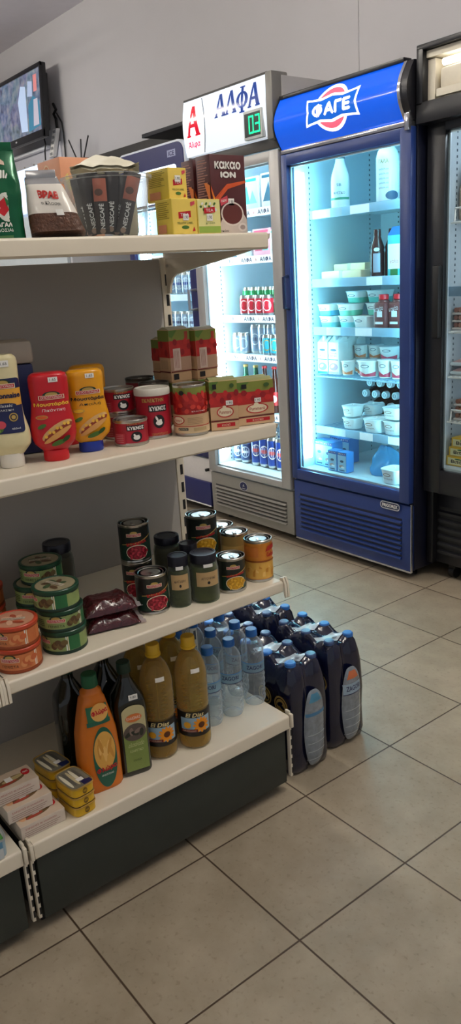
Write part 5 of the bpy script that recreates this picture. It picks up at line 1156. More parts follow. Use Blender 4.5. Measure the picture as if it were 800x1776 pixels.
# ================================================================== INSIDE THE COOLERS
def single(name, label, cat, b, loc, rz=0, group=None):
    o = b.build(name, None, 40); o.location = loc; o.rotation_euler = (0, 0, rz); return tag(o, label, cat, group)
ORD = ('first', 'second', 'third', 'fourth', 'fifth', 'sixth', 'seventh', 'eighth', 'ninth')
def drink_can(r, h, body, ring=None, mark=None, band=None):
    b = MB(); b.lathe([(r*.75, .001), (r*.86, 0), (r*.9, .004), (r, .014), (r, h*.3), (r, h*.7), (r, h-.016), (r*.86, h-.003), (r*.86, h), (r*.8, h-.001), (r*.78, h-.005)], [TIN, TIN, TIN, body, band or body, body, TIN, TIN, TIN, TIN], 22)
    d = Decal(cylmap(r, -.95), .012); d.b = b
    if ring: d.ell(0, h*.5, r*.78, h*.27 if h < .13 else h*.2, ring); d.ell(0, h*.5, r*.64, h*.22 if h < .13 else h*.165, body)
    if mark: d.rect(-r*.6, h*.44, r*.6, h*.56, mark)
    return b
def row(proto, locs, labels, group):
    proto.location = locs[0]; tag(proto, labels[0], None, group)
    for l, t in zip(locs[1:], labels[1:]): dup(proto, l, None, t, group)
# -- beer cooler
fz = .322
def arow(px0, py, Y, z, n, step, b, name, cat, what, group):
    x = at_y(px0, py, Y).x; lim = AI[0]+alfa.location.x+.012+step*.5
    while x < lim: x += step; n -= 1
    o = b.build(name, None, 40); o['category'] = cat
    row(o, [(x+k*step, Y, z) for k in range(n)], ['%s %s' % (ORD[k], what) for k in range(n)], group)
BG = M((24, 130, 70), .3, .2); BR = M((200, 34, 54), .3, .2); BS = M((150, 168, 188), .3, .4); BB = M((24, 60, 140), .3, .3); TQ = M((50, 170, 196), .3, .2); PALE = M((210, 220, 226), .35)
arow(397, 540, 1.585, 1.116, 8, .059, drink_can(.029, .140, BG, None, PALE), 'drink_can', 'can', 'green can from the left, tall row behind the red cans', 'green cans in the beer cooler')
arow(427, 545, 1.508, 1.116, 4, .060, drink_can(.0295, .102, BR, WHITE, None), 'drink_can', 'can', 'red can from the left, low row before the green cans', 'red cans in the beer cooler')
arow(402, 610, 1.53, .916, 3, .060, drink_can(.0295, .108, BS, PALE, None), 'drink_can', 'can', 'small silver-blue can from the left under the green cans', 'silver-blue cans')
arow(446, 610, 1.56, .916, 3, .062, drink_can(.030, .150, BS, WHITE, NAVY), 'drink_can', 'can', 'tall silver-blue can from the left on the shelf under the red cans', 'tall silver-blue cans')
o = single('drink_can', 'turquoise can in front of the tall silver-blue cans', 'can', drink_can(.029, .104, TQ, GOLD, None), (at_y(461, 610, 1.495).x, 1.513, .916))
o = single('drink_can', 'second turquoise can, beside the first at the door edge', 'can', drink_can(.029, .104, TQ, GOLD, None), (at_y(461, 610, 1.495).x+.06, 1.513, .916))
def beer_bottle(h, r, gl, lab, cap):
    b = MB(); b.lathe([(r*.9, 0), (r, .004), (r, h*.55), (r*.8, h*.66), (r*.44, h*.76), (r*.38, h*.94), (r*.46, h*.945), (r*.46, h*.99), (r*.3, h)], [gl, gl, gl, gl, gl, gl, cap, cap], 20)
    d = Decal(cylmap(r, -.95), .012); d.b = b; d.rect(-r*1.2, h*.16, r*1.2, h*.46, lab); d.ell(0, h*.31, r*.5, h*.08, PALE); return b
GB = M((20, 92, 60), .12); BRB = M((66, 26, 16), .12)
arow(410, 640, 1.56, .616, 3, .085, beer_bottle(.235, .031, GB, PALE, GOLD), 'beer_bottle', 'bottle', 'green bottle from the left on the bottle shelf of the beer cooler', 'green beer bottles')
arow(459, 640, 1.53, .616, 3, .078, beer_bottle(.240, .031, BRB, RED, RED), 'beer_bottle', 'bottle', 'brown bottle with red label from the left in the cooler', 'brown beer bottles')
arow(404, 800, 1.50, fz, 3, .0665, drink_can(.033, .120, M((60, 80, 120), .3, .3), PALE, WHITE), 'drink_can', 'can', 'dark blue can from the left at the beer cooler bottom', 'dark blue cans')
arow(448, 800, 1.50, fz, 4, .0665, drink_can(.033, .165, BB, WHITE, RED), 'drink_can', 'can', 'bright blue tall can from the left, beer cooler bottom', 'bright blue cans')
arow(398, 790, 1.575, fz, 7, .0675, drink_can(.033, .165, BB, WHITE, NAVY), 'drink_can', 'can', 'blue can from the left, back row at the beer cooler bottom', 'blue cans in the back row')
def cup_pack(body, tri, l, label, px_, z, Y, w_, h_):
    x = at_y(px_, 380, Y).x; b = MB(); b.box(-w_/2, w_/2, 0, .12, 0, h_, body, .003); d = Decal(yface(0)); d.b = b
    d.poly([(-w_*.4, h_*.2), (-w_*.05, h_*.75), (w_*.1, h_*.2)], tri); d.poly([(w_*.05, h_*.2), (w_*.22, h_*.6), (w_*.42, h_*.2)], M((120, 200, 196), .4)); d.rect(-w_*.42, h_*.86, w_*.42, h_*.94, tri)
    single('can_pack', label, 'pack', b, (x, Y, z), 0, 'wrapped can packs')
TQ2 = M((40, 178, 170), .4)
cup_pack(PALE, TQ2, 0, 'white pack with turquoise triangles on the top shelf of the beer cooler', 432, 1.626, 1.50, .16, .155)
cup_pack(PALE, M((30, 96, 120), .4), 0, 'white pack with dark triangles on the top beer cooler shelf', 470, 1.626, 1.50, .13, .16)
cup_pack(PALE, PALE, 0, 'plain white pack at the left of the top shelf of the beer cooler', 402, 1.626, 1.50, .12, .15)
cup_pack(M((236, 170, 186), .4), M((214, 70, 110), .4), 0, 'pink pack with red triangles, second shelf of the beer cooler', 452, 1.406, 1.50, .13, .13)
cup_pack(PALE, M((40, 60, 110), .4), 0, 'white pack with dark blue triangles, second shelf of the beer cooler', 420, 1.406, 1.50, .12, .125)
cup_pack(PALE, TQ2, 0, 'white and green pack at the door edge, second shelf of the beer cooler', 479, 1.406, 1.50, .11, .12)
# -- navy cooler
for z, nm, py in ((1.231, 'upper', 505), (1.013, 'lower', 570)):
    x = at_y(303, py, 1.53).x; o = drink_can(.033, .125, BS, PALE, [NAVY, BB][z > 1.1]).build('drink_can', None, 40); o['category'] = 'can'
    row(o, [(x+k*.068, 1.53, z) for k in range(4)], ['%s silver can from the left, %s visible navy cooler shelf' % (ORD[k], nm) for k in range(4)], 'silver cans in the navy cooler')

# -- dairy cooler
DW = M((232, 240, 240), .35); DT = M((120, 200, 205), .4); DB = M((36, 110, 190), .4); DTXT = M((50, 80, 110), .5)
def bx(px_, Y, z): return at_y(px_, pix((-1.2, Y, z))[1], Y).x
def milk_bottle(h, r, body, cap, art):
    t = []; b = MB(); b.lathe([(r*.9, 0), (r, .005), (r, h*.5), (r*.92, h*.6), (r*.5, h*.82), (r*.46, h*.88)], body, 28)
    d = Decal(cylmap(r, -.95), .008); d.b = b; art(d, r, h)
    b.lathe([(r*.52, h*.88), (r*.54, h*.885), (r*.52, h*.99), (r*.4, h)], cap, 20); return b
def am(d, r, h): d.rect(-r*1.3, h*.16, r*1.3, h*.2, M((60, 150, 120), .4)); d.text('ΦΡΕΣΚΟ', 0, h*.28, r*1.3, h*.045, DTXT); d.text('SB', 0, h*.42, r*.5, h*.05, DTXT)
z = 1.576; Y = 1.53
single('milk_bottle', 'white milk bottle with slim neck and green stripe on the top shelf', 'bottle', milk_bottle(.235, .041, DW, M((70, 92, 100), .4), am), (bx(591, Y, z), Y, z))
def am2(d, r, h): d.text('ΓΑΛΑ', -r*.3, h*.62, r*.9, h*.06, GOLD, bold=.0005); [d.text('γάλα', -r*.3, h*(.5-k*.07), r*.9, h*.035, DTXT) for k in range(5)]; d.ell(r*.5, h*.1, r*.6, h*.07, DTXT)
b = MB(); h = .255; r = .048; b.lathe([(r*.9, 0), (r, .006), (r, h*.68), (r*.86, h*.78), (r*.5, h*.86), (r*.46, h*.88)], DW, 28); d = Decal(cylmap(r, -.95), .008); d.b = b; am2(d, r, h); b.lathe([(r*.5, h*.88), (r*.52, h*.885), (r*.5, h*.99), (r*.4, h)], M((60, 76, 84), .4), 20)
single('milk_bottle', 'stout white milk bottle with gold lettering at the right of the top shelf', 'bottle', b, (bx(673, Y, z), Y, z))
z = 1.279; CHE = M((226, 214, 176), .45)
def slab(w_, d_, h_, c_): b = MB(); b.box(-w_/2, w_/2, -d_/2, d_/2, 0, h_, c_, .006); b.box(-.012, .012, -d_/2-.001, d_/2+.001, -.0, h_+.001, M((190, 190, 170), .4), .004); return b
single('cheese_pack', 'long pale cheese pack lying lower on the second shelf', 'cheese', slab(.25, .09, .035, CHE), (bx(603, 1.56, z), 1.56, z))
single('cheese_pack', 'long pale cheese pack lying behind the lower one, standing higher', 'cheese', slab(.20, .09, .065, CHE), (bx(583, 1.655, z), 1.655, z))
single('cheese_pack', 'upright pale cheese wedge between cheese packs and chocolate bottles', 'cheese', slab(.07, .08, .105, M((220, 214, 190), .4)), (bx(640, 1.66, z), 1.66, z))
def choc(): 
    CH = M((62, 34, 34), .25); b = MB(); r, h = .031, .195; b.lathe([(r*.9, 0), (r, .005), (r, h*.5), (r*.93, h*.56), (r, h*.62), (r*.6, h*.8), (r*.5, h*.86), (r*.54, h*.865), (r*.5, h)], CH, 24); d = Decal(cylmap(r, -.95), .008); d.b = b; d.rect(-r*.5, h*.1, r*.5, h*.5, M((150, 160, 180), .4)); d.ell(0, h*.58, r*.4, h*.04, PALE); return b
single('chocolate_milk', 'dark chocolate drink bottle left of another like it', 'bottle', choc(), (bx(655, 1.52, z), 1.52, z)); single('chocolate_milk', 'dark chocolate drink bottle beside the turquoise carton', 'bottle', choc(), (bx(673, 1.535, z), 1.545, z))
b = MB(); b.box(-.036, .036, -.036, .036, 0, .165, M((60, 190, 200), .4), .002); b.prism([(-.036, .165), (.036, .165), (.004, .2), (-.004, .2)], 0, -.035, .035, M((30, 120, 200), .4)); d = Decal(yface(-.036)); d.b = b; d.rect(-.032, .03, .032, .13, DW); d.text('γάλα', 0, .06, .045, .02, RED); d.rect(-.02, .004, .02, .03, GREEN)
single('milk_carton', 'turquoise gable-top milk carton at the right of the second shelf', 'carton', b, (bx(689, 1.525, z), 1.525, z))
def tub_b(w_, h_, body, lidc, mark=DTXT, low=None, txt=None):
    b = MB(); def_ = lambda s, zz: [((w_/2)*s*math.copysign(abs(math.cos(a))**.55, math.cos(a)), (w_/2)*s*math.copysign(abs(math.sin(a))**.55, math.sin(a)), zz) for a in [2*PI*j/28 for j in range(28)]]
    b.loft([def_(.76, 0), def_(.80, .003), def_(.86, h_*.45), def_(.95, h_*.93)], [low or body, low or body, body]); b.loft([def_(1.0, h_*.92), def_(1.0, h_*.99), def_(.95, h_), def_(.9, h_-.002)], lidc)
    d = Decal(lambda u, v, o: (u, -(w_/2)*(.78+.17*v/h_)-o-.001, v)); d.b = b
    d.ell(-w_*.05, h_*.62, w_*.2, h_*.11, mark); d.ell(-w_*.05, h_*.62, w_*.16, h_*.07, DW)
    if txt: d.text(txt, 0, h_*.35, w_*.5, h_*.14, mark)
    return b
z = 1.063; hq = .052
mk = lambda c_: tub_b(.108, hq, DW, M((226, 238, 240), .3), DTXT, c_)
names = ['left', 'second', 'third', 'right']
for px_, k, lev, col, Y in ((576, 0, 0, DT, 1.535), (608, 1, 0, DT, 1.55), (632, 2, 0, DW, 1.53), (654, 3, 0, DW, 1.55), (573, 0, 1, M((90, 180, 220), .4), 1.535), (606, 1, 1, M((110, 210, 180), .4), 1.54), (637, 2, 1, M((110, 210, 180), .4), 1.59), (659, 3, 1, M((110, 210, 190), .4), 1.59), (626, 0, 2, M((100, 200, 180), .4), 1.60), (658, 1, 2, M((100, 200, 190), .4), 1.62)):
    zz = z+lev*(hq+.001)
    if lev == 2: lab = 'yogurt tub on the topmost layer of the stack, on the %s' % ('left', 'right')[k]
    else: lab = '%s yogurt tub in the %s layer of the third dairy shelf' % (('leftmost', 'second', 'third', 'rightmost')[k], ('bottom', 'middle')[lev])
    x = bx(px_, Y, zz)
    single('yogurt_tub', lab, 'yogurt', mk(col), (x, Y, zz), 0, 'yogurt tubs on the third dairy shelf')
for px_, Y, lab in ((668, 1.505, 'brown chocolate milk jug with a red cap'), (688, 1.52, 'brown chocolate milk jug behind the door edge, right of the other')):
    b = MB(); b.box(-.034, .034, -.034, .034, 0, .112, M((96, 50, 52), .35), .012); b.lathe([(.026, .111), (.024, .118), (.017, .122)], M((96, 50, 52), .35), 20); b.lathe([(.020, .122), (.022, .124), (.022, .142), (.017, .144), (.004, .144)], RED, 20); d = Decal(yface(-.034)); d.b = b; d.text('κακάο', 0, .085, .05, .02, PALE, rot=.2); d.rect(-.01, .05, .02, .075, PALE); d.rect(-.02, .02, .024, .03, PALE)
    single('milk_jug', lab, 'jug', b, (bx(px_, Y, z), Y, z))
z = .845
for i, (px_, Y, w_, col, lab) in enumerate(((557, 1.525, .066, M((120, 170, 190), .4), 'leftmost tall milk carton on the wire shelf'), (578, 1.53, .066, M((150, 90, 120), .4), 'second tall milk carton, a brown picture low on its front'), (592, 1.55, .058, DW, 'third tall milk carton, narrow and plain'), (609, 1.62, .075, DW, 'fourth tall milk carton, beside the yogurt cups'))):
    b = MB(); h = .150; b.box(-w_/2, w_/2, -.033, .033, 0, h, DW, .002); b.loft([[(-w_/2+.002, -.031, h), (w_/2-.002, -.031, h), (w_/2-.002, .031, h), (-w_/2+.002, .031, h)], [(-w_/2+.002, .0, h+.024), (w_/2-.002, .0, h+.024), (w_/2-.002, .031, h+.018), (-w_/2+.002, .031, h+.018)]], DW)
    b.lathe([(.013, h+.004), (.013, h+.028), (.01, h+.030)], M((200, 214, 220), .4), 16, (0, -.012)); d = Decal(yface(-.033)); d.b = b
    d.ell(0, h*.76, w_*.3, h*.035, DTXT); d.text('ΓΑΛΑ', 0, h*.66, w_*.62, h*.05, DTXT); d.text('ΦΡΕΣΚΟ', 0, h*.58, w_*.62, h*.04, DTXT); d.rect(-w_*.48, h*.45, w_*.48, h*.475, DTXT)
    if i < 2: d.ell(0, h*.24, w_*.42, h*.12, col); d.ell(-w_*.1, h*.26, w_*.2, h*.05, DW, rot=.4); d.rect(-w_*.48, .002, w_*.48, h*.09, [DB, M((150, 130, 140), .4)][i])
    single('milk_carton', lab, 'carton', b, (bx(px_, Y, z), Y, z), 0, 'tall milk cartons')
def cup(r, h, body, pic, rot=0):
    b = MB(); b.lathe([(r*.74, 0), (r*.78, .003), (r*.95, h*.92), (r*1.04, h*.93), (r*1.04, h*.98), (r*.98, h), (r*.3, h)], [body, body, body, M((230, 236, 238), .3), M((230, 236, 238), .3), M((214, 222, 226), .3)], 24)
    d = Decal(lambda u, v, o: ((r*(.78+.17*v/h)+o+.001)*math.cos(-1.2+u/r), (r*(.78+.17*v/h)+o+.001)*math.sin(-1.2+u/r), v), .008); d.b = b; d.poly([(-r*1.1, h*.1), (r*1.1, h*.05), (r*1.1, h*.35), (0, h*.2), (-r*.9, h*.42)], pic); d.ell(-r*.1, h*.68, r*.45, h*.1, DTXT); d.ell(-r*.1, h*.68, r*.36, h*.07, DW); return b
PEACH = M((214, 130, 90), .4); ROSE = M((196, 70, 96), .4)
for px_, Y, r, h, pic, lev, lab in ((605, 1.53, .033, .066, PEACH, 0, 'leftmost yogurt cup with peach picture in the lower layer'), (620, 1.54, .033, .066, PEACH, 0, 'second yogurt cup in the lower layer, half hidden behind the large pink tub'), (641, 1.53, .052, .074, ROSE, 0, 'large white yogurt tub with pink pattern in the lower layer'), (668, 1.53, .036, .080, ROSE, 0, 'tall yogurt cup right of the large pink-patterned tub'), (688, 1.53, .036, .080, ROSE, 0, 'tall yogurt cup at the door edge'),
                                    (629, 1.63, .036, .062, PEACH, 1, 'upper yogurt cup with peach picture, left of the pair'), (647, 1.64, .036, .062, PEACH, 1, 'upper yogurt cup with green and peach picture, right of the pair'), (676, 1.64, .052, .060, ROSE, 1, 'upper wide fruit yogurt tub at the right')):
    zz = z
    if lev:
        x = bx(px_, Y, z+.068); single('yogurt_cup', 'yogurt cup beneath the '+lab, 'yogurt', cup(r, .066, DW, pic), (x, Y, z)); zz = z+.0675
    single('yogurt_cup', lab, 'yogurt', cup(r, h, DW, pic), (bx(px_, Y, zz), Y, zz), 0, 'yogurt cups on the wire shelf')
z = .594; Y0 = 1.69
CAPW = M((206, 216, 222), .4)
for rw in range(4):
    for k in range(4):
        Rb = .0285; x = bx(636, Y0, .73)+k*.0625+(.031 if rw % 2 else 0)-.012; zz = z+Rb+rw*.0545
        if x+Rb > BI[1]+blue.location.x-.02: continue
        t = thing('lying_bottle', '%s dark bottle from the left, lying cap outward in the %s row' % (ORD[k], ('bottom', 'second', 'third', 'top')[rw]), 'bottle', (x, Y0, zz), 0, 'dark bottles lying cap outward')
        DKB = M((30, 30, 40), .25); q = lambda r, y: [(r*math.cos(a), y, r*math.sin(a)) for a in [2*PI*j/22 for j in range(22)]]
        b = MB(); b.loft([q(.013, .022), q(.0135, .035), q(Rb, .075), q(Rb, .23)], DKB); b.build('bottle', t)
        b = MB(); b.loft([q(.0165, 0), q(.018, .003), q(.018, .022)], CAPW); d = Decal(lambda u, v, o: (u, -o, v)); d.b = b; d.ell(0, 0, .010, .010, M((120, 140, 150), .4)); d.ell(0, 0, .004, .008, CAPW); b.build('cap', t)
def dtub(w_, h_, clear_lid=True):
    b = tub_b(w_, h_, DW, M((214, 232, 238), .25), M((120, 90, 70), .4), None, 'τυρί'); b.lathe([(.004, h_), (.004, h_+.006), (.001, h_+.007)], DW, 10); return b
for px_, Y, w_, h_, lev, lab in ((613, 1.53, .088, .052, 0, 'lower white dip tub of the stack of two'), (613, 1.53, .090, .050, 1, 'upper white dip tub of the stack of two'), (644, 1.60, .088, .052, 0, 'white dip tub standing lower behind the wide round tub'), (644, 1.60, .09, .048, 1, 'printed dip tub on another, raised behind the wide round tub'), (653, 1.532, .108, .062, 0, 'wide round white tub at the front of the lower wire shelf'), (687, 1.54, .10, .062, 0, 'lower white tub at the door edge'), (687, 1.54, .104, .054, 1, 'upper white tub at the door edge')):
    zz = z+(0 if not lev else {613: .0595, 644: .0595, 687: .0695}[px_]); single('dip_tub', lab, 'tub', dtub(w_, h_), (bx(px_, Y, z+.03), Y, zz), 0, 'white tubs on the lower wire shelf')
z = .4025
FE = M((60, 130, 200), .35); FEL = M((150, 200, 226), .35)
for px_, py_, Y, w_, h_, dd, lab in ((544, 812, 1.455, .064, .125, .07, 'leftmost blue cheese carton at the bottom of the dairy cooler'), (562, 815, 1.448, .064, .125, .07, 'second blue cheese carton from the left'), (576, 818, 1.415, .058, .098, .05, 'third blue cheese carton, shorter and in front'), (592, 822, 1.415, .058, .097, .05, 'fourth blue cheese carton, shorter, with a bright side'), (574, 790, 1.56, .064, .125, .07, 'blue cheese carton standing behind the short pair, on the left'), (590, 790, 1.56, .064, .125, .07, 'blue cheese carton standing behind the short pair, on the right')):
    x = max(at_y(px_, py_, Y).x, BI[0]+blue.location.x+.045)
    if 'second' in lab: x = max(x, xl+.067)
    if 'fourth' in lab: x = max(x, xl+.060)
    if 'right' in lab: x = max(x, xl+.067)
    xl = x
    b = MB(); b.box(-w_/2, w_/2, -dd/2, dd/2, 0, h_, FE, .0015); d = Decal(yface(-dd/2)); d.b = b; d.rect(-w_*.46, .004, w_*.46, h_*.84, FEL); d.rect(-w_*.46, h_*.86, w_*.46, h_*.97, M((30, 70, 150), .4)); d.text('ΦΕΤΑ', 0, h_*.915, w_*.8, h_*.06, WHITE); d.ell(0, h_*.55, w_*.2, h_*.06, DTXT); d.ell(-w_*.05, h_*.3, w_*.25, h_*.07, M((170, 140, 130), .4)); d.ell(w_*.1, h_*.26, w_*.2, h_*.05, DW); d.rect(-w_*.3, h_*.08, w_*.3, h_*.13, DTXT)
    single('cheese_carton', lab, 'carton', b, (x, Y+dd/2, z), 0, 'blue cheese cartons')
c = at_y(655, 828, 1.44); t = thing('plastic_bag', 'crumpled blue plastic bag on the bottom of the dairy cooler', 'bag', (c.x-.012, 1.545, z))
BAG = clear((70, 160, 214), (90, 176, 226), .45, .85, 1.2); b = MB(); n = 28; secs = []
for i in range(15):
    f = i/14; ring = []
    for j in range(36):
        a = 2*PI*j/36; r = (.085+.02*math.sin(3*a+1)+.018*mnoise.noise(Vector((math.cos(a)*2.2, math.sin(a)*2.2, f*4))))*(1.02-f**1.5*.75)
        ring.append((r*1.25*math.cos(a)-.03*f, r*.7*math.sin(a), max(.001, f*.125+.012*mnoise.noise(Vector((a*2, f*6, 4)))*f)))
    secs.append(ring)
b.loft(secs, BAG); b.build('bag_film', t, 60)
single('food_tub', 'clear round tub half wrapped in the blue plastic bag', 'tub', dtub(.105, .065), (at_y(674, 830, 1.395).x, 1.418, z))
# -- black cooler
MEAT = M((214, 170, 166), .4); BRK = M((140, 84, 64), .5); FILMW = M((226, 214, 206), .3)
def ring_pack(z, Y, x, label, n=9):
    t = thing('sausage_pack', label, 'sausages', (x, Y, z), 0, 'sausage packs in the black cooler'); b = MB(); b.box(-.01, .21, -.05, .05, 0, .008, FILMW, .003); b.build('tray', t)
    b = MB()
    for k in range(n): b.cut(); b.tube([(.005+k*.0225, -.045, .018), (.005+k*.0225, .045, .018)], .0098, [BRK, M((176, 120, 96), .4)][k % 2], 10)
    b.build_each('sausage', t)
for k in range(3): ring_pack(1.062+k*.029, 1.56, -.682, '%s sausage pack of the stack behind the door handle' % ('bottom', 'middle', 'top')[k])
for k in range(3): ring_pack(.697+k*.029, 1.56, -.665, '%s sausage pack of the low stack, third shelf up' % ('bottom', 'middle', 'top')[k])
for k, lab in ((0, 'lower meat tray under film in the black cooler'), (1, 'upper meat tray under film in the black cooler')):
    t = thing('meat_tray', lab, 'meat tray', (-.61, 1.56, .882+k*.036), 0, 'meat trays in the black cooler'); b = MB(); b.box(-.10, .10, -.05, .05, 0, .014, DW, .005); b.build('tray', t)
    b = MB(); b.grid(lambda u, v: ((u-.5)*.185, (v-.5)*.09, .0145+.019*(math.sin(PI*u)*math.sin(PI*v))**.5+.002*mnoise.noise(Vector((u*9, v*7, k)))), 18, 10, MEAT); b.build('meat', t)
b = MB(); b.lathe([(.03, 0), (.034, .004), (.034, .12), (.028, .14), (.02, .165), (.022, .168), (.02, .185)], M((190, 160, 136), .4), 22); d = Decal(cylmap(.034, -.9), .008); d.b = b; d.rect(-.03, .05, .03, .1, FILMW); d.ell(0, .08, .014, .012, RED)
single('sauce_jar', 'beige bottle with a red spot on the upper wire shelf of the black cooler', 'bottle', b, (at_y(799, 350, 1.55).x+.03, 1.56, 1.476))
zb_ = .409+.099
for k, (dx, dz) in enumerate(((0, 0), (.012, .0405), (.024, .081))):
    t = thing('margarine_box', ('bottom yellow margarine box at the foot of the black cooler', 'middle yellow margarine box in the black cooler', 'top yellow margarine box in the black cooler')[k], 'box', (at_y(773, 800, 1.50).x+.062+dx, 1.545+.0*k, .5035+dz), 0, 'yellow margarine boxes')
    b = MB(); b.box(-.06, .06, -.045, .045, 0, .040, YELLOW, .002); b.build('box', t)
    d = Decal(yface(-.045, 0, 0)); d.rect(-.052, .005, .055, .034, M((236, 226, 170), .5)); d.text('Βιτάμ', 0, .018, .07, .016, INK, bold=.0008); d.ell(.0, .03, .018, .003, GREEN); d.build('label', t)

# ================================================================== THE BACK WALL
yv = WY-.17; r_ = at_y(75, 170, yv).x; zt_, zb_ = at_y(70, 104, yv).z, at_y(84, 236, yv).z; tw = .98
tv = thing('television', 'black flat television mounted high on the back wall', 'television', (r_-tw/2, yv, (zt_+zb_)/2)); tv.rotation_euler = (math.radians(-4), 0, 0)
hh_ = (zt_-zb_)/2; PL = M((26, 26, 30), .3)
b = MB()
b.box(-tw/2, tw/2, 0, .035, -hh_, hh_, PL, .006); b.box(-tw/2+.06, tw/2-.06, .034, .08, -hh_+.06, hh_-.05, PL, .012); b.build('cabinet', tv)
b = MB(); b.box(-tw/2, -tw/2+.028, -.014, .001, -hh_, hh_, PL, .003); b.box(tw/2-.028, tw/2, -.014, .001, -hh_, hh_, PL, .003); b.box(-tw/2, tw/2, -.014, .001, hh_-.03, hh_, PL, .003); b.box(-tw/2, tw/2, -.014, .001, -hh_, -hh_+.055, PL, .003); b.build('bezel', tv)
def screen_mat():
    m = bpy.data.materials.new('lit_screen'); m.use_nodes = True; nt = m.node_tree; bb = nt.nodes['Principled BSDF']; L = nt.links; N = nt.nodes.new
    tc = N('ShaderNodeTexCoord'); v = N('ShaderNodeTexVoronoi'); v.inputs['Scale'].default_value = 7; L.new(tc.outputs['Object'], v.inputs['Vector']); nz = N('ShaderNodeTexNoise'); nz.inputs['Scale'].default_value = 16; nz.inputs['Detail'].default_value = 5; L.new(tc.outputs['Object'], nz.inputs['Vector'])
    r = N('ShaderNodeValToRGB'); e = r.color_ramp.elements; e[0].color = rgb((70, 84, 110)); e[1].color = rgb((206, 204, 214)); e[0].position = .3; e[1].position = .7; q = r.color_ramp.elements.new(.48); q.color = rgb((140, 160, 196)); L.new(nz.outputs['Fac'], r.inputs[0])
    mx = N('ShaderNodeMix'); mx.data_type = 'RGBA'; mx.inputs[0].default_value = .08; L.new(r.outputs[0], mx.inputs[6]); L.new(v.outputs['Color'], mx.inputs[7]); L.new(mx.outputs[2], bb.inputs['Emission Color']); bb.inputs['Emission Strength'].default_value = .42; bb.inputs['Base Color'].default_value = (.01, .01, .012, 1); bb.inputs['Roughness'].default_value = .12; return m
b = MB(); b.box(-tw/2+.027, tw/2-.027, -.006, .0, -hh_+.054, hh_-.029, screen_mat()); sc_ = b.build('screen', tv)
d = Decal(yface(-.006)); x0_ = tw/2-.03
d.poly([(x0_-.38, -hh_+.09), (x0_-.26, -hh_+.08), (x0_-.27, hh_*.55), (x0_-.36, hh_*.62), (x0_-.42, hh_*.2)], E((176, 196, 226), .5)); d.poly([(x0_-.24, -hh_+.07), (x0_-.02, -hh_+.09), (x0_-.03, hh_*.0), (x0_-.14, hh_*.22), (x0_-.23, 0)], E((60, 120, 150), .45)); d.poly([(x0_-.15, -hh_+.1), (x0_-.05, -hh_+.1), (x0_-.06, hh_*.1), (x0_-.13, hh_*.1)], E((180, 176, 190), .45)); d.rect(x0_-.12, hh_*.3, x0_-.06, hh_*.75, E((210, 130, 130), .45)); d.poly([(x0_-.24, hh_*.25), (x0_-.15, hh_*.2), (x0_-.14, hh_*.6), (x0_-.22, hh_*.66)], E((160, 176, 206), .5))
d.build('picture', sc_)
d = Decal(yface(-.0145)); d.ell(-.02, -hh_+.03, .016, .007, M((200, 200, 205), .4)); d.build('badge', tv)
b = MB(); b.box(-.08, .08, .08, .166, -.08, .1, INK, .008); b.build('wall_mount', tv)
p = at_y(60, 246, WY-.03); p1 = at_y(100, 240, WY-.03)
t = thing('wall_panel', 'white wall panel below the television with a pale top ledge', 'panel', (p1.x-.85, WY-.001, 2.0))
zl = p1.z-2.0-.02
b = MB(); b.box(-.95, .85, -.014, 0, -.35, zl, M((206, 206, 214), .4), .002); b.build('board', t)
b = MB(); b.box(-.95, .70, -.06, -.0145, zl-.03, zl-.008, M((236, 238, 244), .35), .003); b.build('ledge', t)
b = MB()
for k in range(9):
    b.cut(); b.box(-.8+k*.19, -.785+k*.19, -.022, -.0145, zl-.12, zl-.10, TIN, .002)
b.build_each('hook', t)
t = thing('power_strip', 'white power strip hanging upright beside the television', 'power strip', (0, WY-.001, 0))
q0, q1 = at_y(101, 224, WY-.025), at_y(95, 272, WY-.025)
b = MB(); dx_ = (q1.x-q0.x); P4 = [(q0.x-.032, q0.z), (q0.x+.032, q0.z), (q1.x+.032, q1.z), (q1.x-.032, q1.z)]
b.prism(P4, 1, -.056, -.024, M((226, 224, 220), .4)); b.build('body', t)
b = MB()
for k in range(5):
    f = (k+.5)/5; x = q0.x+dx_*f; z = q0.z+(q1.z-q0.z)*f; b.cut(); b.box(x-.02, x+.02, -.059, -.0555, z-.01, z+.01, M((150, 150, 150), .5), .001)
b.build_each('socket', t)
def cord(label, pts, r=.006, name='black_cord'): b = MB(); b.tube(pts, r, INK, 8); o = b.build(name); return tag(o, label, 'cord')
W_ = lambda px_, py_, y=WY-.012: tuple(at_y(px_, py_, y))
cord('black cord running down the wall right of the power strip', [W_(98, 196), W_(107, 212), W_(110, 230), W_(112, 250), W_(114, 275)])
cord('black cord dangling from the television over the white panel', [W_(76, 238, WY-.075), W_(79, 250, WY-.075), W_(78, 262, WY-.075), W_(79, 278, WY-.075)])
cord('black coil of cord between the television and the power strip', [W_(92, 180), W_(97, 190), W_(93, 198), W_(97, 206), W_(99, 222)], .011)
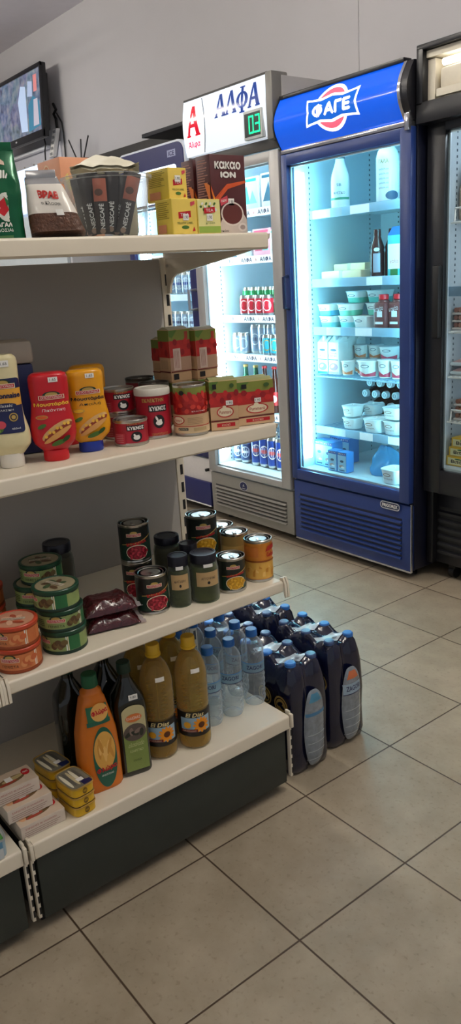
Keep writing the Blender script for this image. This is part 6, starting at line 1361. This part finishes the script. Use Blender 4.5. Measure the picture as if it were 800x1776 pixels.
# dark soffit, sheet for the wall shade, and router
b = MB(); SY = 1.74; sx0 = at_y(246, 239, SY).x; sz = at_y(246, 240, SY).z
b.box(sx0, -2.19, SY, WY-.031, sz, sz+.022, M((30, 31, 36), .6), .002); tag(b.build('soffit_board'), 'black board jutting from the wall over the navy cooler', 'board')
b = MB(); gx = at_y(150, 275, WY-.03).x; b.box(gx, -1.9, WY-.03, WY-.001, 1.2, at_y(150, 275, WY-.03).z, M((58, 56, 54), .6, noise=.1, scale=6), .002); tag(b.build('wall_shade_sheet'), 'dark grey sheet standing in for shade on the wall under the black soffit', 'board')  # thin sheet whose dark colour stands in for the wall's shadow
t = thing('router', 'black router at the top edge of the dark grey shade sheet, its three thin aerials pointing up', 'router', (at_y(140, 276, WY-.08).x, WY-.08, at_y(140, 276, WY-.08).z-.035))
b = MB(); b.box(-.11, .11, -.05, .048, 0, .034, PL, .008); b.build('case', t)
for (xa, ya), (xb_, yb_) in (((132, 273), (119, 243)), ((141, 272), (140, 241)), ((146, 271), (153, 235))):
    a, e = at_y(xa, ya, WY-.08), at_y(xb_, yb_, WY-.08); b = MB(); L0 = Vector(t.location); b.tube([tuple(a-L0-Vector((0, 0, .03))), tuple(a-L0), tuple(e-L0)], .0055, INK, 8); b.build('aerial', t)
# white lit cabinet at the far left, mostly behind the coffee bags
t = thing('freezer_cabinet', 'white cabinet with a glowing header panel, seen between the coffee bags', 'freezer', (-4.25, 1.7, 0))
b = MB(); b.box(-.75, .62, -.32, .3, .05, 2.0, M((220, 222, 226), .4), .01); b.build('cabinet', t)
b = MB(); b.box(-.74, .61, -.36, -.321, 1.82, 2.10, E((206, 226, 250), .95), .01); b.build('header_panel', t)
b = MB(); b.box(-.72, .6, -.345, -.3215, .3, 1.8, M((200, 210, 216), .3), .005); d_ = b.build('door', t)
b = MB(); b.tube([(.5, -.345, .9), (.5, -.375, .92), (.5, -.375, 1.28), (.5, -.345, 1.3)], .01, TIN, 8); b.build('handle', d_)
b = MB()
for x in (-.68, .55): b.cut(); b.lathe([(.025, 0), (.025, .051)], INK, 12, (x, -.2)); 
for x in (-.68, .55): b.cut(); b.lathe([(.025, 0), (.025, .051)], INK, 12, (x, .22))
b.build_each('foot', t)

# ================================================================== SETTLING: neighbours that touch are nudged apart, stacks as one
bpy.context.view_layer.update()
ROUND = ('food_can', 'food_tin', 'glass_jar', 'oil_bottle', 'water_bottle', 'drink_can', 'beer_bottle', 'milk_bottle', 'chocolate_milk', 'yogurt_cup', 'sauce_jar', 'sauce_bottle')
FIXED = ('lying_bottle', 'water_pack', 'fish_tin')
SKIP = ('coffee_stick', 'sachet_pack', 'paper_bag', 'plastic_tub', 'plastic_bag', 'display_cooler', 'shelving_unit', 'tube_lamp')
STAY = ('low red tomato paste can in front', 'can of chopped', 'tomato carton', 'upright tomato', 'squeeze bottle of', 'mayonnaise', 'front stack', 'front orange', 'top of the front', 'front green', 'large sweetcorn', 'low can under', 'back one', 'stack behind', 'can at the front', 'green capers', 'gherkins with', 'at the right end', 'bag of beans', 'above', 'orange corn oil bottle', 'with green label, between', 'yellow cap beside', 'yellow cap nearest', 'front row on the base', 'sardine', 'coffee bag', 'tea box', 'cocoa box', 'infusion', 'tallest stack')
def stemname(o): return o.name.split('.')[0]
CH = {}
for o in bpy.data.objects:
    if o.parent: CH.setdefault(o.parent.name, []).append(o)
def leaves(o):
    r = [o] if o.type == 'MESH' else []
    for c in CH.get(o.name, []): r += leaves(c)
    return r
class Unit: pass
def settle(objs, depth, lo, hi, dlo, dhi, rounds=60):
    # depth: 0 when deeper is -X (shelving), 1 when deeper is +Y (coolers); lateral is the other axis
    lat = 1-depth; sg = -1 if depth == 0 else 1; I = []
    for o in objs:
        P = [m.matrix_world @ Vector(c) for m in leaves(o) for c in m.bound_box]
        u = Unit(); u.o = o; u.lo = [min(p[k] for p in P) for k in range(3)]; u.hi = [max(p[k] for p in P) for k in range(3)]
        u.round = stemname(o) in ROUND; u.r = max(u.hi[k]-u.lo[k] for k in (0, 1))/2
        u.c = [(u.lo[k]+u.hi[k])/2 for k in (0, 1)]; u.h = [(u.hi[k]-u.lo[k])/2 for k in (0, 1)]; u.d = [0., 0.]; u.g = None; u.fix = stemname(o) in FIXED or any(k in o['label'] for k in STAY); I.append(u)
    par = list(range(len(I)))
    def find(i):
        while par[i] != i: i = par[i]
        return i
    for i, a in enumerate(I):
        for j, b_ in enumerate(I):
            if i < j and stemname(a.o) == stemname(b_.o) and (abs(a.hi[2]-b_.lo[2]) < .012 or abs(b_.hi[2]-a.lo[2]) < .012) and math.hypot(a.c[0]-b_.c[0], a.c[1]-b_.c[1]) < .03: par[find(i)] = find(j)
    G = {}
    for i, u in enumerate(I): G.setdefault(find(i), []).append(u)
    for k, g in G.items():
        for u in g: u.g = g
    def shift(u, ax, amt):
        if u.fix: return
        for q in u.g: q.c[ax] += amt; q.d[ax] += amt
    def keep(u):
        if u.c[lat]-u.h[lat] < lo: shift(u, lat, lo-(u.c[lat]-u.h[lat]))
        if u.c[lat]+u.h[lat] > hi: shift(u, lat, hi-(u.c[lat]+u.h[lat]))
        if u.c[depth]-u.h[depth] < dlo: shift(u, depth, dlo-(u.c[depth]-u.h[depth]))
        if u.c[depth]+u.h[depth] > dhi: shift(u, depth, dhi-(u.c[depth]+u.h[depth]))
    for it in range(rounds):
        busy = 0
        for i, a in enumerate(I):
            for b_ in I[i+1:]:
                if a.g is b_.g or min(a.hi[2], b_.hi[2])-max(a.lo[2], b_.lo[2]) < .0012: continue
                n, f = (a, b_) if (b_.c[depth]-a.c[depth])*sg > 0 else (b_, a)     # nearer, farther
                dl = f.c[lat]-n.c[lat]; dd = f.c[depth]-n.c[depth]
                if a.round and b_.round:
                    need = a.r+b_.r+.0012-math.hypot(dl, dd)
                    if need <= 0: continue
                    L_ = math.hypot(dl, dd) or 1.; k = 1. if abs(dd) > .35*abs(dl) and not f.fix else .5
                    shift(f, lat, dl/L_*need*k); shift(f, depth, dd/L_*need*k)
                    if k < 1 or f.fix: shift(n, lat, -dl/L_*need*(1-k)); shift(n, depth, -dd/L_*need*(1-k))
                else:
                    pl = a.h[lat]+b_.h[lat]+.0012-abs(dl); pd = a.h[depth]+b_.h[depth]+.0012-abs(dd)
                    if pl <= 0 or pd <= 0: continue
                    if pl < .6*pd:
                        s_ = 1 if dl >= 0 else -1; shift(f, lat, s_*pl*(.5 if not n.fix else 1)); shift(n, lat, -s_*pl*(.5 if not f.fix else 1))
                    elif f.fix: shift(n, depth, -sg*pd)
                    else: shift(f, depth, sg*pd)
                busy += 1; keep(a); keep(b_)
        for u in I: keep(u)
        if not busy: break
    for u in I:
        u.o.location.x += u.d[0]; u.o.location.y += u.d[1]
TOPS = [o for o in bpy.data.objects if o.parent is None and o.type in ('MESH', 'EMPTY') and 'kind' not in o and stemname(o) not in SKIP]
GON = [o for o in TOPS if -.46 < o.location.x < 0 and -.95 < o.location.y < 0 and o.location.z > .2]
for o in GON: o.location.z += .0005
for zl, zh in ((.2, .5), (.58, .9), (.97, 1.35), (1.4, 1.8)):
    S_ = [o for o in GON if zl < o.location.z < zh]
    settle([o for o in S_ if o.location.y > -.742], 0, -.727, -.003, -.428, -.032)
def inside(o, x0, x1): return x0 < o.location.x < x1 and 1.38 < o.location.y < 1.95
for (x0, x1), cx, (i0, i1), dback in (((bx0, bx1), blue, BI[:2], 1.93), ((ax0, ax1), alfa, AI[:2], 1.93), ((nx0, nx1), navy, NI[:2], 1.93), ((kx0, kx1), blackc, KI[:2], 1.93)):
    S_ = [o for o in TOPS if inside(o, x0, x1) and .3 < o.location.z < 1.85]
    settle(S_, 1, i0+cx.location.x+.012, i1+cx.location.x-.012, 1.385, dback)
for o in TOPS:
    if 1.38 < o.location.y < 1.95 and .3 < o.location.z < 1.85: o.location.z += .0006
